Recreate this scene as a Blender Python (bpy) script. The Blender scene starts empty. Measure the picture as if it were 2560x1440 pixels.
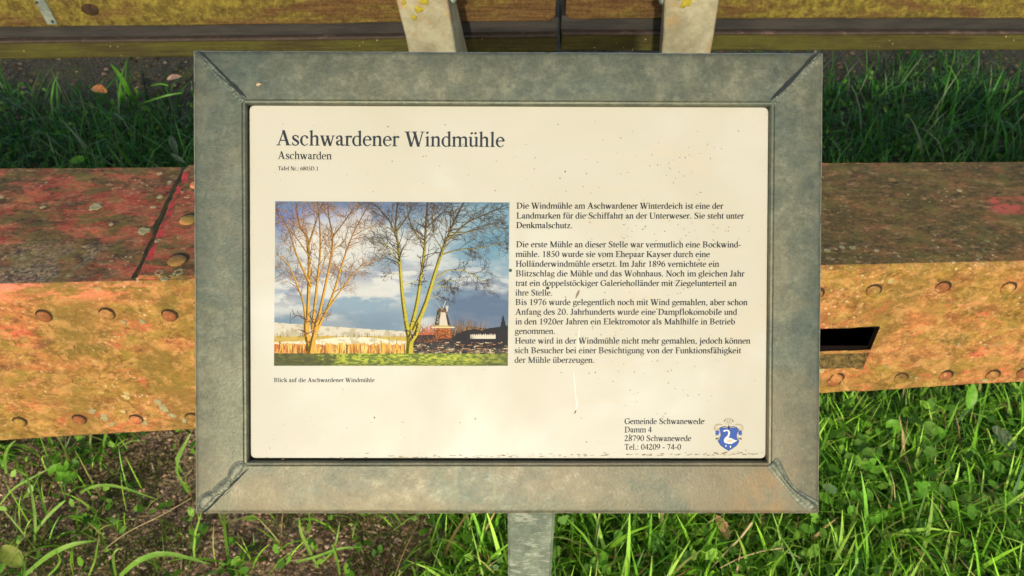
import bpy, math, random
import numpy as np
from mathutils import Matrix, Vector

# ------------------------------------------------------------------ camera, sky, sun, exposure
scene = bpy.context.scene
col = scene.collection
FPX = 1934.0                                   # focal length in pixels of the 2560 wide photograph
PITCH = math.radians(40.0)
CAM = np.array([0.0, 0.0, 1.5])
RGT = np.array([1.0, 0.0, 0.0])
FWD = np.array([0.0, math.cos(PITCH), -math.sin(PITCH)])
UPV = np.array([0.0, math.sin(PITCH), math.cos(PITCH)])
cd = bpy.data.cameras.new("camera")
cd.sensor_width = 36.0
cd.lens = 36.0 * FPX / 2560.0
cd.clip_start = 0.02
cd.clip_end = 400.0
cd.dof.use_dof = True
cd.dof.focus_distance = 0.71
cd.dof.aperture_fstop = 16.0
cam = bpy.data.objects.new("camera", cd)
cam.location = CAM
cam.rotation_euler = (math.radians(90) - PITCH, 0, 0)
col.objects.link(cam)
scene.camera = cam

SUN_EL, SUN_AZ = math.radians(21.0), math.radians(4.5)     # low sun behind the photographer, a little to the left
sun_dir = Vector((-math.sin(SUN_AZ) * math.cos(SUN_EL), -math.cos(SUN_AZ) * math.cos(SUN_EL), math.sin(SUN_EL)))
world = bpy.data.worlds.new("World")
scene.world = world
world.use_nodes = True
wn = world.node_tree
wn.nodes.clear()
sky = wn.nodes.new("ShaderNodeTexSky")
sky.sky_type = 'NISHITA'
sky.sun_disc = False
sky.sun_elevation = SUN_EL
sky.sun_rotation = math.radians(180.0) + SUN_AZ
sky.dust_density = 2.0
bgn = wn.nodes.new("ShaderNodeBackground")
bgn.inputs['Strength'].default_value = 0.15
wo = wn.nodes.new("ShaderNodeOutputWorld")
wn.links.new(sky.outputs[0], bgn.inputs[0])
wn.links.new(bgn.outputs[0], wo.inputs[0])
sl = bpy.data.lights.new("sun", 'SUN')
sl.energy = 2.15
sl.angle = math.radians(1.2)
sl.color = (1.0, 0.95, 0.79)
so = bpy.data.objects.new("sun", sl)
so.rotation_euler = sun_dir.to_track_quat('Z', 'Y').to_euler()
so.location = sun_dir * 30
col.objects.link(so)
scene.view_settings.view_transform = 'Standard'
scene.view_settings.look = 'None'
scene.view_settings.gamma = 1.0
scene.view_settings.use_curve_mapping = False
scene.view_settings.exposure = 0.32
scene.cycles.max_bounces = 6

# ------------------------------------------------------------------ helpers
rng = np.random.RandomState(7)
random.seed(7)
WM = {}

def lin(r, g, b, k=1.0):
    def f(c):
        c /= 255.0
        return (c / 12.92 if c <= 0.04045 else ((c + 0.055) / 1.055) ** 2.4) * k
    return (f(r), f(g), f(b), 1.0)

def ray(px, py):
    return RGT * ((px - 1280) / FPX) + FWD - UPV * ((py - 720) / FPX)

def hit(px, py, p0, n):
    d = ray(px, py)
    t = np.dot(np.asarray(p0) - CAM, n) / np.dot(d, n)
    return CAM + d * t

def on_z(px, py, z):
    return hit(px, py, (0, 0, z), np.array([0, 0, 1.0]))

def on_y(px, py, y):
    return hit(px, py, (0, y, 0), np.array([0, 1.0, 0]))

def place(o, parent, m):
    """link o so that its world matrix is m"""
    m = Matrix(m) if m is not None else Matrix.Identity(4)
    if parent is not None:
        o.parent = parent
        o.matrix_basis = WM[parent.name].inverted() @ m
    else:
        o.matrix_basis = m
    col.objects.link(o)
    WM[o.name] = m
    return o

def empty(name, loc, label, cat, group=None, rot=None):
    o = bpy.data.objects.new(name, None)
    o.empty_display_size = 0.05
    m = Matrix.Translation(Vector(loc))
    if rot is not None:
        m = m @ rot
    place(o, None, m)
    tag(o, label, cat, group)
    return o

def tag(o, label=None, cat=None, group=None, kind=None):
    for k, v in (('label', label), ('category', cat), ('group', group), ('kind', kind)):
        if v:
            o[k] = v
    return o

def mesh(name, verts, faces, mat=None, smooth=False):
    me = bpy.data.meshes.new(name)
    verts = np.asarray(verts, dtype=float)
    me.from_pydata(verts.tolist(), [], [list(map(int, f)) for f in faces])
    if mat:
        for m in (mat if isinstance(mat, (list, tuple)) else [mat]):
            me.materials.append(m)
    if smooth:
        me.polygons.foreach_set('use_smooth', [True] * len(me.polygons))
    me.update()
    return me

def quads_mesh(name, verts, quads, mat, smooth=False, colors=None):
    """fast mesh of quads from numpy arrays; colors per vertex (rgb linear)"""
    verts = np.asarray(verts, np.float32)
    quads = np.asarray(quads, np.int32)
    me = bpy.data.meshes.new(name)
    me.vertices.add(len(verts))
    me.vertices.foreach_set('co', verts.ravel())
    k = quads.shape[1]
    me.loops.add(quads.size)
    me.loops.foreach_set('vertex_index', quads.ravel())
    me.polygons.add(len(quads))
    me.polygons.foreach_set('loop_start', np.arange(0, quads.size, k, dtype=np.int32))
    me.polygons.foreach_set('loop_total', np.full(len(quads), k, np.int32))
    if smooth:
        me.polygons.foreach_set('use_smooth', np.ones(len(quads), bool))
    if colors is not None:
        ca = me.color_attributes.new('tint', 'FLOAT_COLOR', 'POINT')
        c4 = np.ones((len(verts), 4), np.float32)
        c4[:, :3] = colors
        ca.data.foreach_set('color', c4.ravel())
    me.materials.append(mat)
    me.update()
    me.validate()
    return me

def obj(name, me, parent=None, m=None):
    o = bpy.data.objects.new(name, me)
    return place(o, parent, m if m is not None else (WM[parent.name] if parent is not None else None))

def box_data(c, s, bev=0.0):
    """bevelled box verts/faces: centre c, size s"""
    hx, hy, hz = s[0] / 2, s[1] / 2, s[2] / 2
    v, f = [], []
    if bev <= 0:
        for x in (-hx, hx):
            for y in (-hy, hy):
                for z in (-hz, hz):
                    v.append((c[0] + x, c[1] + y, c[2] + z))
        f = [(0, 1, 3, 2), (4, 6, 7, 5), (0, 4, 5, 1), (2, 3, 7, 6), (0, 2, 6, 4), (1, 5, 7, 3)]
        return v, f
    idx = {}
    for sx in (-1, 1):
        for sy in (-1, 1):
            for sz in (-1, 1):
                for a in range(3):
                    q = [sx * (hx - bev), sy * (hy - bev), sz * (hz - bev)]
                    q[a] += (sx, sy, sz)[a] * bev
                    idx[(sx, sy, sz, a)] = len(v)
                    v.append((c[0] + q[0], c[1] + q[1], c[2] + q[2]))
    for a in range(3):
        b, e = [i for i in range(3) if i != a]
        for s1 in (-1, 1):
            ring = []
            for (p, q) in ((-1, -1), (1, -1), (1, 1), (-1, 1)):
                k = [0, 0, 0]; k[a] = s1; k[b] = p; k[e] = q
                ring.append(idx[(k[0], k[1], k[2], a)])
            f.append(ring if (s1 == 1) ^ (a == 1) else ring[::-1])
    for a in range(3):                               # edges along axis a
        b, e = [i for i in range(3) if i != a]
        for p in (-1, 1):
            for q in (-1, 1):
                k0 = [0, 0, 0]; k0[a] = -1; k0[b] = p; k0[e] = q
                k1 = list(k0); k1[a] = 1
                f.append([idx[(*k0, b)], idx[(*k0, e)], idx[(*k1, e)], idx[(*k1, b)]])
    for sx in (-1, 1):
        for sy in (-1, 1):
            for sz in (-1, 1):
                f.append([idx[(sx, sy, sz, 0)], idx[(sx, sy, sz, 1)], idx[(sx, sy, sz, 2)]])
    return v, f

def fix_normals(me):
    import bmesh
    bm = bmesh.new(); bm.from_mesh(me)
    bmesh.ops.recalc_face_normals(bm, faces=bm.faces)
    bm.to_mesh(me); bm.free()
    return me

def box_obj(name, c, s, mat, parent, bev=0.002, m=None):
    v, f = box_data(c, s, bev)
    return obj(name, fix_normals(mesh(name, v, f, mat)), parent, m)

def fbm(x, y, seed=0, octaves=5, gain=0.5):
    """value noise, vectorised, about 0..1"""
    x = np.asarray(x, float); y = np.asarray(y, float)
    out = np.zeros(np.broadcast(x, y).shape); amp = 1.0; tot = 0.0
    for o in range(octaves):
        xi = np.floor(x).astype(np.int64); yi = np.floor(y).astype(np.int64)
        xf = x - xi; yf = y - yi
        xf = xf * xf * (3 - 2 * xf); yf = yf * yf * (3 - 2 * yf)
        def h(a, b):
            n = (a * 374761393 + b * 668265263 + (seed + o) * 974634777) & 0xffffffff
            n = ((n ^ (n >> 13)) * 1274126177) & 0xffffffff
            return ((n ^ (n >> 16)) & 0xffff) / 65535.0
        v = (h(xi, yi) * (1 - xf) + h(xi + 1, yi) * xf) * (1 - yf) + (h(xi, yi + 1) * (1 - xf) + h(xi + 1, yi + 1) * xf) * yf
        out = out + v * amp; tot += amp
        x = x * 2.03 + 11.7; y = y * 2.03 + 5.3; amp *= gain
    return out / tot

# ------------------------------------------------------------------ materials
class Mt:
    def __init__(s, name, rough=0.8, metal=0.0, spec=0.4):
        s.m = bpy.data.materials.new(name); s.m.use_nodes = True
        s.t = s.m.node_tree; s.n = s.t.nodes; s.l = s.t.links
        s.b = s.n['Principled BSDF']
        s.b.inputs['Roughness'].default_value = rough
        s.b.inputs['Metallic'].default_value = metal
        s.b.inputs['Specular IOR Level'].default_value = spec
        s.tc = s.n.new('ShaderNodeTexCoord')
        s.vec = s.tc.outputs['Object']
    def world(s):
        g = s.n.new('ShaderNodeNewGeometry'); s.vec = g.outputs['Position']; return s
    def put(s, sock, v):
        if hasattr(v, 'links'):
            s.l.new(v, sock)
        else:
            sock.default_value = v
    def map(s, scale=(1, 1, 1), loc=(0, 0, 0), rot=(0, 0, 0)):
        mp = s.n.new('ShaderNodeMapping'); s.l.new(s.vec, mp.inputs[0])
        mp.inputs['Scale'].default_value = scale; mp.inputs['Location'].default_value = loc; mp.inputs['Rotation'].default_value = rot
        return mp.outputs[0]
    def noise(s, scale, detail=6, rough=0.6, vec=None, dist=0.0):
        t = s.n.new('ShaderNodeTexNoise'); s.l.new(vec or s.vec, t.inputs['Vector'])
        t.inputs['Scale'].default_value = scale; t.inputs['Detail'].default_value = detail
        t.inputs['Roughness'].default_value = rough; t.inputs['Distortion'].default_value = dist
        return t.outputs['Fac']
    def voro(s, scale, vec=None, feature='F1', rnd=1.0, out='Distance'):
        t = s.n.new('ShaderNodeTexVoronoi'); t.feature = feature; s.l.new(vec or s.vec, t.inputs['Vector'])
        t.inputs['Scale'].default_value = scale; t.inputs['Randomness'].default_value = rnd
        return t.outputs[out]
    def ramp(s, fac, stops, interp='LINEAR'):
        r = s.n.new('ShaderNodeValToRGB'); s.l.new(fac, r.inputs[0]); e = r.color_ramp.elements
        r.color_ramp.interpolation = interp
        while len(e) < len(stops): e.new(0.5)
        for k, (p, c) in enumerate(stops):
            e[k].position = p
            e[k].color = c if hasattr(c, '__len__') else (c, c, c, 1)
        return r.outputs[0]
    def step(s, fac, a, b):
        r = s.n.new('ShaderNodeMapRange'); s.put(r.inputs[0], fac); r.interpolation_type = 'SMOOTHSTEP'
        if a <= b:
            r.inputs[1].default_value = a; r.inputs[2].default_value = b
        else:
            r.inputs[1].default_value = b; r.inputs[2].default_value = a
            r.inputs[3].default_value = 1.0; r.inputs[4].default_value = 0.0
        return r.outputs[0]
    def mul(s, a, b, op='MULTIPLY'):
        m = s.n.new('ShaderNodeMath'); m.operation = op; s.put(m.inputs[0], a); s.put(m.inputs[1], b); m.use_clamp = op != 'ADD'
        return m.outputs[0]
    def mix(s, fac, a, b, mode='MIX'):
        m = s.n.new('ShaderNodeMix'); m.data_type = 'RGBA'; m.blend_type = mode
        s.put(m.inputs[0], fac); s.put(m.inputs[6], a); s.put(m.inputs[7], b)
        return m.outputs[2]
    def sep(s, vec=None):
        x = s.n.new('ShaderNodeSeparateXYZ'); s.l.new(vec or s.vec, x.inputs[0]); return x.outputs
    def bump(s, h, strength=0.5, dist=0.01, normal=None):
        b = s.n.new('ShaderNodeBump'); s.l.new(h, b.inputs['Height'])
        b.inputs['Strength'].default_value = strength; b.inputs['Distance'].default_value = dist
        if normal: s.l.new(normal, b.inputs['Normal'])
        s.l.new(b.outputs[0], s.b.inputs['Normal']); return b.outputs[0]
    def color(s, c): s.put(s.b.inputs['Base Color'], c); return s
    def rough(s, r): s.put(s.b.inputs['Roughness'], r); return s

def galvanised(name, c1, c2, c3, metal=0.35, spangle=0.0, rust=False):
    M = Mt(name, 0.5, metal, 0.3)
    n1 = M.noise(14, 10, 0.82, dist=0.3)
    n2 = M.noise(70, 6, 0.7)
    n3 = M.noise(420, 3, 0.6)
    c = M.mix(M.step(n1, 0.36, 0.64), c1, c2)
    c = M.mix(M.mul(M.step(n2, 0.46, 0.62), 0.5), c, c3)
    blk = M.mul(M.step(M.noise(5, 9, 0.78, dist=0.8), 0.42, 0.60), 0.52)
    c = M.mix(blk, c, lin(66, 82, 78))
    dark = M.mul(M.step(M.noise(28, 7, 0.75, dist=1.5), 0.56, 0.75), 0.4)
    c = M.mix(dark, c, lin(78, 84, 78))
    fg = M.noise(240, 5, 0.8)
    c = M.mix(0.5, c, M.mix(M.step(fg, 0.34, 0.66), (0.66, 0.67, 0.66, 1), (1.25, 1.25, 1.2, 1)), 'MULTIPLY')
    drip = M.mul(M.step(M.noise(9, 6, 0.7, M.map((5, 0.8, 1), (3, 1, 1))), 0.54, 0.70), 0.25)
    c = M.mix(drip, c, lin(136, 134, 108))
    cells = M.voro(52, M.map((1, 1, 1), (1, 2, 3)), out='Color')
    cv = M.mul(M.sep(cells)[0], 1.0)
    c = M.mix(0.22, c, M.mix(cv, (0.45, 0.5, 0.45, 1), (1.25, 1.25, 1.2, 1)), 'MULTIPLY')
    scr = M.mul(M.step(M.noise(6, 4, 0.7, M.map((7, 90, 1))), 0.62, 0.70), 0.13)
    c = M.mix(scr, c, lin(160, 160, 146))
    # wandering hairline stains
    ed = M.voro(34, M.map((1, 1, 1)), 'DISTANCE_TO_EDGE')
    hair = M.mul(M.step(ed, 0.022, 0.0), M.step(M.noise(12, 3), 0.50, 0.66))
    c = M.mix(M.mul(hair, 0.28), c, lin(80, 86, 78))
    speck = M.mul(M.step(M.voro(120), 0.10, 0.05), M.step(M.noise(35, 2), 0.62, 0.66))
    c = M.mix(M.mul(speck, 0.7), c, lin(60, 60, 50))
    if spangle:
        sp = M.voro(95, M.map((1, 1, 0.45)), out='Color')
        w = M.noise(60, 4, 0.7, M.map((1, 1, 2.5)))
        c = M.mix(M.mul(M.step(w, 0.5, 0.62), spangle), c, lin(222, 226, 208))
    if rust:
        xx, yy = M.sep()[0], M.sep()[1]
        pat = M.mul(M.step(M.mul(M.noise(7, 7, 0.7, dist=0.5), M.mul(yy, -0.9), 'ADD'), 0.52, 0.72), 0.5)
        c = M.mix(pat, c, lin(122, 108, 84))
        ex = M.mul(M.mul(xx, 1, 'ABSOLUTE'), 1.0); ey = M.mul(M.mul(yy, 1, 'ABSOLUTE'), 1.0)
        edge_glint = M.mul(M.mul(M.step(ex, 0.2862, 0.2872), M.step(ey, 0.2108, 0.2117), 'MAXIMUM'), M.step(M.noise(60, 5, 0.7), 0.34, 0.5))  # lighter outer edges: the sunlit highlight put into the base colour
        c = M.mix(M.mul(edge_glint, 0.8), c, lin(196, 196, 176))
        x, y, z = M.sep()[:3]
        a = M.mul(M.step(x, 0.185, 0.235), M.step(x, 0.275, 0.24))
        b = M.mul(M.step(y, -0.158, -0.185), a)
        r = M.mul(b, M.step(M.noise(55, 7, 0.75, M.map((1, 0.6, 1))), 0.36, 0.60))
        c = M.mix(M.mul(r, 0.55), c, lin(136, 108, 70))
    M.color(c)
    M.rough(M.ramp(n2, [(0.3, 0.38), (0.8, 0.62)]))
    M.bump(M.mix(0.5, n2, n3), 0.22, 0.002)
    return M.m

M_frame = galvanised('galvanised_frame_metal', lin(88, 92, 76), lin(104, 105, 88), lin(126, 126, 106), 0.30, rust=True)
M_post = galvanised('galvanised_post_metal', lin(136, 148, 130), lin(150, 162, 144), lin(162, 172, 154), 0.25, spangle=0.35)
M_bare = galvanised('galvanised_strap_metal', lin(130, 138, 125), lin(150, 156, 140), lin(160, 164, 150), 0.3)

def panel_material():
    M = Mt('printed_panel_plastic', 0.42, 0.0, 0.24)
    n = M.noise(5, 4, 0.55, dist=0.8)
    c = M.mix(M.step(n, 0.3, 0.7), lin(180, 178, 164), lin(191, 190, 181))
    x, y, z = M.sep()[:3]
    # dirt film with the sheet's reflected tone painted in: duller above, lighter below
    film = M.mul(M.step(M.mul(M.noise(7, 4, 0.6, dist=0.5), M.mul(y, 0.9), 'ADD'), 0.30, 0.62), 0.6)
    c = M.mix(film, c, lin(174, 169, 148))
    pink = M.mul(M.step(M.noise(13, 5, 0.7), 0.56, 0.7), 0.35)
    c = M.mix(pink, c, lin(188, 174, 152))
    # fly specks and grime, in drifts
    drift = M.step(M.noise(14, 4, 0.6), 0.50, 0.62)
    sp = M.mul(M.step(M.voro(330, rnd=1.0), 0.24, 0.12), drift)
    sp = M.mul(sp, M.step(M.noise(160, 3), 0.5, 0.62))
    c = M.mix(M.mul(sp, 0.75), c, lin(150, 138, 100))
    big = M.mul(M.step(M.voro(70), 0.085, 0.05), M.step(M.noise(26, 2), 0.56, 0.6))
    c = M.mix(M.mul(big, 0.4), c, lin(96, 92, 66))
    # wiping streaks
    st = M.mul(M.step(M.noise(3, 3, 0.5, M.map((1.2, 60, 1))), 0.60, 0.72), 0.22)
    c = M.mix(st, c, lin(188, 174, 142))
    M.color(c)
    M.rough(M.ramp(M.noise(9, 4), [(0.3, 0.30), (0.7, 0.55)]))
    M.bump(M.noise(260, 3), 0.05, 0.001)
    return M.m
M_panel = panel_material()
M_ink = Mt('black_ink', 0.45, 0, 0.3).color(lin(26, 30, 34)).m
M_ink2 = Mt('dark_blue_black_ink', 0.45, 0, 0.3).color(lin(22, 32, 44)).m
M_gap = Mt('dark_backing', 0.9).color(lin(26, 28, 26)).m  # near-black backing that shows in the gap round the panel
def vc_mat(name, rough=0.45, trans=0.0, spec=0.3, k=1.0):
    M = Mt(name, rough, 0, spec)
    a = M.n.new('ShaderNodeAttribute'); a.attribute_name = 'tint'
    M.color(M.mix(1.0, a.outputs['Color'], (k, k, k, 1), 'MULTIPLY') if k != 1 else a.outputs['Color'])
    if trans:
        tr = M.n.new('ShaderNodeBsdfTranslucent'); M.l.new(a.outputs['Color'], tr.inputs[0])
        mx = M.n.new('ShaderNodeMixShader'); mx.inputs[0].default_value = trans
        out = M.n['Material Output']
        M.l.new(M.b.outputs[0], mx.inputs[1]); M.l.new(tr.outputs[0], mx.inputs[2]); M.l.new(mx.outputs[0], out.inputs[0])
    return M.m
M_print = vc_mat('photo_print', 0.55, k=0.70, spec=0.15)
M_grass = vc_mat('grass_blades', 0.45, 0.3, 0.35)
M_soilbits = vc_mat('soil_crumbs', 0.9, 0, 0.2)

def rust_material(name, face):
    M = Mt(name, 0.8, 0.0, 0.3).world()
    x, y, z = M.sep()[:3]
    rightness = M.step(x, -0.1, 0.5)
    big = M.noise(5, 5, 0.62, M.map((1, 2.2, 2.2)), dist=0.7)
    mid = M.noise(16, 7, 0.72, M.map((0.8, 2, 2), (3, 1, 0)), dist=0.4)
    fine = M.noise(90, 7, 0.75, M.map((0.7, 1.4, 1.4)))
    vf = M.noise(330, 4, 0.7)
    soft = M.noise(3.2, 3, 0.5, M.map((1, 1.6, 1.6), (6, 2, 8)), dist=1.2)
    blot = M.noise(22, 8, 0.70, M.map((0.8, 1.2, 1.2), (1, 7, 2)), dist=0.9)
    if face == 'top':
        base = M.mix(M.step(blot, 0.40, 0.60), lin(98, 70, 44), lin(152, 104, 66))
        red = M.mul(M.step(M.mul(mid, M.mul(soft, 0.5), 'ADD'), 0.70, 0.80), M.ramp(rightness, [(0.0, 1.0), (1.0, 0.0)]))
        c = M.mix(M.mul(red, 0.78), base, M.mix(M.step(blot, 0.35, 0.65), lin(184, 76, 56), lin(222, 118, 84)))
        olive = M.mix(M.step(blot, 0.40, 0.66), lin(104, 88, 46), lin(160, 114, 68))
        c = M.mix(M.mul(rightness, 0.95), c, olive)
        olv2 = M.mul(M.step(M.mul(M.noise(8, 7, 0.72, M.map((1, 1.6, 2), (7, 0, 0)), dist=0.8), 1.0), 0.50, 0.58), 0.85)
        c = M.mix(olv2, c, M.mix(M.step(fine, 0.4, 0.65), lin(92, 84, 44), lin(136, 112, 62)))
        pat = M.mul(M.step(M.noise(4.2, 7, 0.74, M.map((1, 2.5, 2), (1.3, 5, 0))), 0.64, 0.66), 0.9)
        c = M.mix(pat, c, lin(214, 92, 78))
        band = M.mul(M.mul(M.step(x, -0.62, -0.72), M.step(y, 1.10, 1.04)), M.step(M.noise(11, 5, 0.6), 0.42, 0.56))
        grit = M.mix(M.step(M.noise(150, 4, 0.7), 0.42, 0.58), lin(92, 82, 76), lin(184, 164, 124))
        c = M.mix(M.mul(band, 0.75), c, grit)
        flakes = M.mul(M.step(M.noise(60, 6, 0.8, M.map((0.6, 1.3, 1), (2, 2, 2))), 0.55, 0.61), 0.6)
        c = M.mix(flakes, c, lin(206, 160, 112))
        dk = M.mul(M.step(M.noise(48, 6, 0.78, M.map((0.8, 1.3, 1), (4, 2, 2))), 0.55, 0.61), 0.6)
        c = M.mix(dk, c, lin(52, 46, 34))
    else:
        base = M.mix(M.step(blot, 0.36, 0.64), lin(150, 100, 54), lin(192, 132, 76))
        c = M.mix(M.mul(M.step(big, 0.42, 0.58), 0.8), base, M.mix(M.step(blot, 0.4, 0.62), lin(122, 98, 36), lin(168, 138, 58)))
        c = M.mix(M.mul(M.step(M.noise(9, 6, 0.66, M.map((1, 1.5, 1.5), (4, 4, 4)), dist=0.6), 0.52, 0.64), 0.75), c, lin(202, 128, 78))
        c = M.mix(M.mul(M.step(M.noise(11, 7, 0.72, M.map((1, 1.6, 1.6), (9, 4, 1)), dist=0.6), 0.57, 0.63), 0.8), c, lin(212, 106, 76))
        c = M.mix(M.mul(M.step(M.noise(8, 7, 0.75, M.map((1, 1.5, 1.8), (2, 9, 3)), dist=0.8), 0.58, 0.64), 0.65), c, lin(116, 76, 50))
        c = M.mix(M.mul(M.step(M.noise(13, 6, 0.7, M.map((1, 1.3, 1.3), (12, 9, 3))), 0.56, 0.66), 0.6), c, lin(98, 96, 40))
        c = M.mix(M.mul(M.step(M.noise(84, 8, 0.85, M.map((0.9, 1.1, 1.1), (2, 3, 5))), 0.53, 0.60), 0.62), c, lin(222, 176, 118))
        c = M.mix(M.mul(M.step(M.noise(66, 8, 0.85, M.map((0.8, 1.1, 1.1), (8, 3, 5))), 0.54, 0.60), 0.7), c, lin(92, 60, 32))
    # crustose lichen spots
    lv = M.voro(26, M.map((1, 1, 1), (0.3, 0.2, 0.1)))
    lr = M.mul(M.step(M.mul(lv, M.mul(fine, 0.25), 'ADD'), 0.30, 0.25), M.step(M.noise(6, 3), 0.52, 0.6))
    c = M.mix(M.mul(lr, 0.75), c, lin(206, 196, 140))
    lv2 = M.voro(75, M.map((1, 1, 1), (3.3, 0.2, 0.1)))
    l2 = M.mul(M.step(M.mul(lv2, M.mul(vf, 0.3), 'ADD'), 0.36, 0.30), M.step(M.noise(8, 5, 0.7, M.map((1, 1, 1), (5, 5, 5))), 0.50, 0.60))
    c = M.mix(M.mul(l2, 0.65), c, lin(222, 204, 160))
    pits = M.mul(M.step(M.voro(140, M.map((0.7, 1, 1))), 0.16, 0.08), M.step(M.noise(22, 3), 0.48, 0.6))
    c = M.mix(M.mul(pits, 0.75), c, lin(62, 42, 30))
    grit2 = M.mix(M.step(M.noise(130, 6, 0.8, M.map((0.8, 1.1, 1.1), (3, 3, 3))), 0.36, 0.64), (0.50, 0.46, 0.42, 1), (1.0, 1.0, 1.0, 1))
    c = M.mix(0.85, c, grit2, 'MULTIPLY')
    alg = M.mul(M.step(M.noise(17, 9, 0.8, M.map((0.9, 1.1, 1.1), (13, 3, 1))), 0.50, 0.58), 0.5)
    c = M.mix(alg, c, lin(120, 110, 52) if face == 'top' else lin(146, 128, 54))
    if face != 'top':
        # wide soft stains: olive algae and brown run marks
        c = M.mix(M.mul(M.step(M.noise(3.6, 5, 0.6, M.map((1.6, 1, 0.7), (2, 2, 7)), dist=0.6), 0.47, 0.60), 0.62), c, lin(118, 98, 42))
        c = M.mix(M.mul(M.step(M.noise(30, 8, 0.8, M.map((0.8, 1, 1), (12, 2, 7)), dist=0.4), 0.50, 0.60), 0.38), c, lin(218, 164, 102))
    if face == 'top':
        q = on_z(2530, 515, 0.70)
        m1 = M.mul(M.mul(M.step(x, q[0] - 0.06, q[0] - 0.03), M.step(x, q[0] + 0.10, q[0] + 0.05)), M.mul(M.step(y, q[1] - 0.035, q[1] - 0.015), M.step(y, q[1] + 0.035, q[1] + 0.015)))
        c = M.mix(M.mul(m1, M.mul(M.step(M.noise(34, 8, 0.8), 0.45, 0.53), 0.8)), c, lin(206, 92, 78))
    else:
        m1 = M.mul(M.mul(M.step(z, 0.655, 0.694), M.step(x, -0.50, -0.72)), M.step(M.noise(16, 7, 0.75, M.map((0.6, 1, 2.5))), 0.44, 0.56))
        c = M.mix(M.mul(m1, 0.8), c, lin(236, 132, 104))
    M.color(c)
    h = M.mix(0.5, fine, vf)
    h = M.mix(0.5, h, M.mix(0.4, mid, M.ramp(lr, [(0, 0.3), (1, 1.0)])))
    M.bump(h, 0.7, 0.005)
    return M.m
M_rust_top = rust_material('rust_paint_and_moss', 'top')
M_rust_front = rust_material('rust_and_lichen', 'front')
def simple(name, ca, cb, scale=20, bump=0.4, rough=0.85, cc=None, bd=0.004, w=True, stretch=(1, 1, 1), det=6, cth=(0.54, 0.64)):
    M = Mt(name, rough, 0, 0.3)
    if w: M.world()
    n = M.noise(scale, det, 0.68, M.map(stretch), dist=0.3)
    c = M.mix(M.step(n, 0.33, 0.67), ca, cb)
    if cc:
        c = M.mix(M.step(M.noise(scale * 0.45, 6, 0.75, M.map(stretch, (5, 3, 1))), *cth), c, cc)
    M.color(c); M.bump(M.mix(0.5, n, M.noise(scale * 6, 4, 0.7, M.map(stretch))), bump, bd)
    return M.m
M_redpaint = simple('red_lead_paint', lin(206, 58, 66), lin(186, 70, 58), 90, 0.7, cc=lin(112, 72, 46), cth=(0.46, 0.54))
M_groove = simple('grimy_joint', lin(40, 40, 24), lin(70, 62, 34), 50)
M_rivet = M_rust_front
M_rivet2 = simple('rusty_lichen_rivet', lin(170, 96, 62), lin(128, 92, 48), 150, 0.9, cc=lin(206, 150, 100))
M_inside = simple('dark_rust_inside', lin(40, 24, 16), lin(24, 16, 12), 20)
M_mossrecess = simple('mossy_recess', lin(66, 60, 30), lin(138, 114, 66), 110, 1.0, cc=lin(34, 30, 18))
M_lichen = simple('pale_lichen', lin(190, 180, 134), lin(160, 148, 100), 260, 1.0)
M_lichen_y = simple('yellow_lichen', lin(200, 160, 92), lin(176, 122, 62), 260, 1.0)
M_lichen_v = simple('vivid_yellow_lichen', lin(190, 172, 40), lin(160, 146, 56), 160, 1.0)

def moss_wood():
    M = Mt('mossy_timber', 0.9, 0, 0.2).world()
    x, y, z = M.sep()[:3]
    g = M.noise(5, 6, 0.62, M.map((0.8, 2, 3)), dist=0.4)
    grain = M.noise(20, 7, 0.7, M.map((0.25, 3, 5)))
    f = M.noise(34, 8, 0.76, dist=0.5)
    c = M.mix(M.step(grain, 0.35, 0.65), lin(92, 66, 38), lin(126, 96, 56))
    side = M.ramp(M.mul(x, 1, 'ABSOLUTE'), [(0.45, 0.0), (0.80, 1.0)])
    mossm = M.mul(M.step(M.mul(g, M.mul(side, 0.17), 'ADD'), 0.52, 0.68), 0.9)
    moss = M.mix(M.step(f, 0.34, 0.66), lin(88, 76, 34), lin(156, 140, 58))
    c = M.mix(mossm, c, moss)
    br = M.mul(M.step(f, 0.62, 0.72), M.step(M.noise(9, 5), 0.52, 0.62))
    c = M.mix(M.mul(br, 0.7), c, lin(210, 200, 66))
    c = M.mix(M.mul(M.step(f, 0.36, 0.26), 0.6), c, lin(56, 42, 24))
    c = M.mix(M.mul(M.step(M.noise(12, 7, 0.75, M.map((0.7, 1, 1.4), (4, 4, 9))), 0.52, 0.62), 0.7), c, lin(104, 78, 46))
    c = M.mix(0.8, c, M.mix(M.step(M.noise(110, 6, 0.8), 0.38, 0.62), (0.5, 0.48, 0.44, 1), (1, 1, 1, 1)), 'MULTIPLY')
    M.color(c); M.bump(M.mix(0.5, f, grain), 0.8, 0.010)
    return M.m
M_moss = moss_wood()
def channel_mat():
    M = Mt('dark_weathered_steel', 0.75, 0.0, 0.4).world()
    n = M.noise(9, 6, 0.65, M.map((0.6, 3, 3)))
    f = M.noise(70, 5, 0.7)
    c = M.mix(M.step(n, 0.35, 0.65), lin(44, 42, 38), lin(62, 56, 50))
    c = M.mix(M.mul(M.step(f, 0.62, 0.72), 0.3), c, lin(92, 80, 66))
    M.color(c); M.bump(f, 0.4, 0.004); return M.m
M_channel = channel_mat()
M_ledge = simple('pinkish_rusty_flange_edge', lin(84, 70, 60), lin(70, 58, 48), 40, cc=lin(112, 90, 76))
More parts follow.
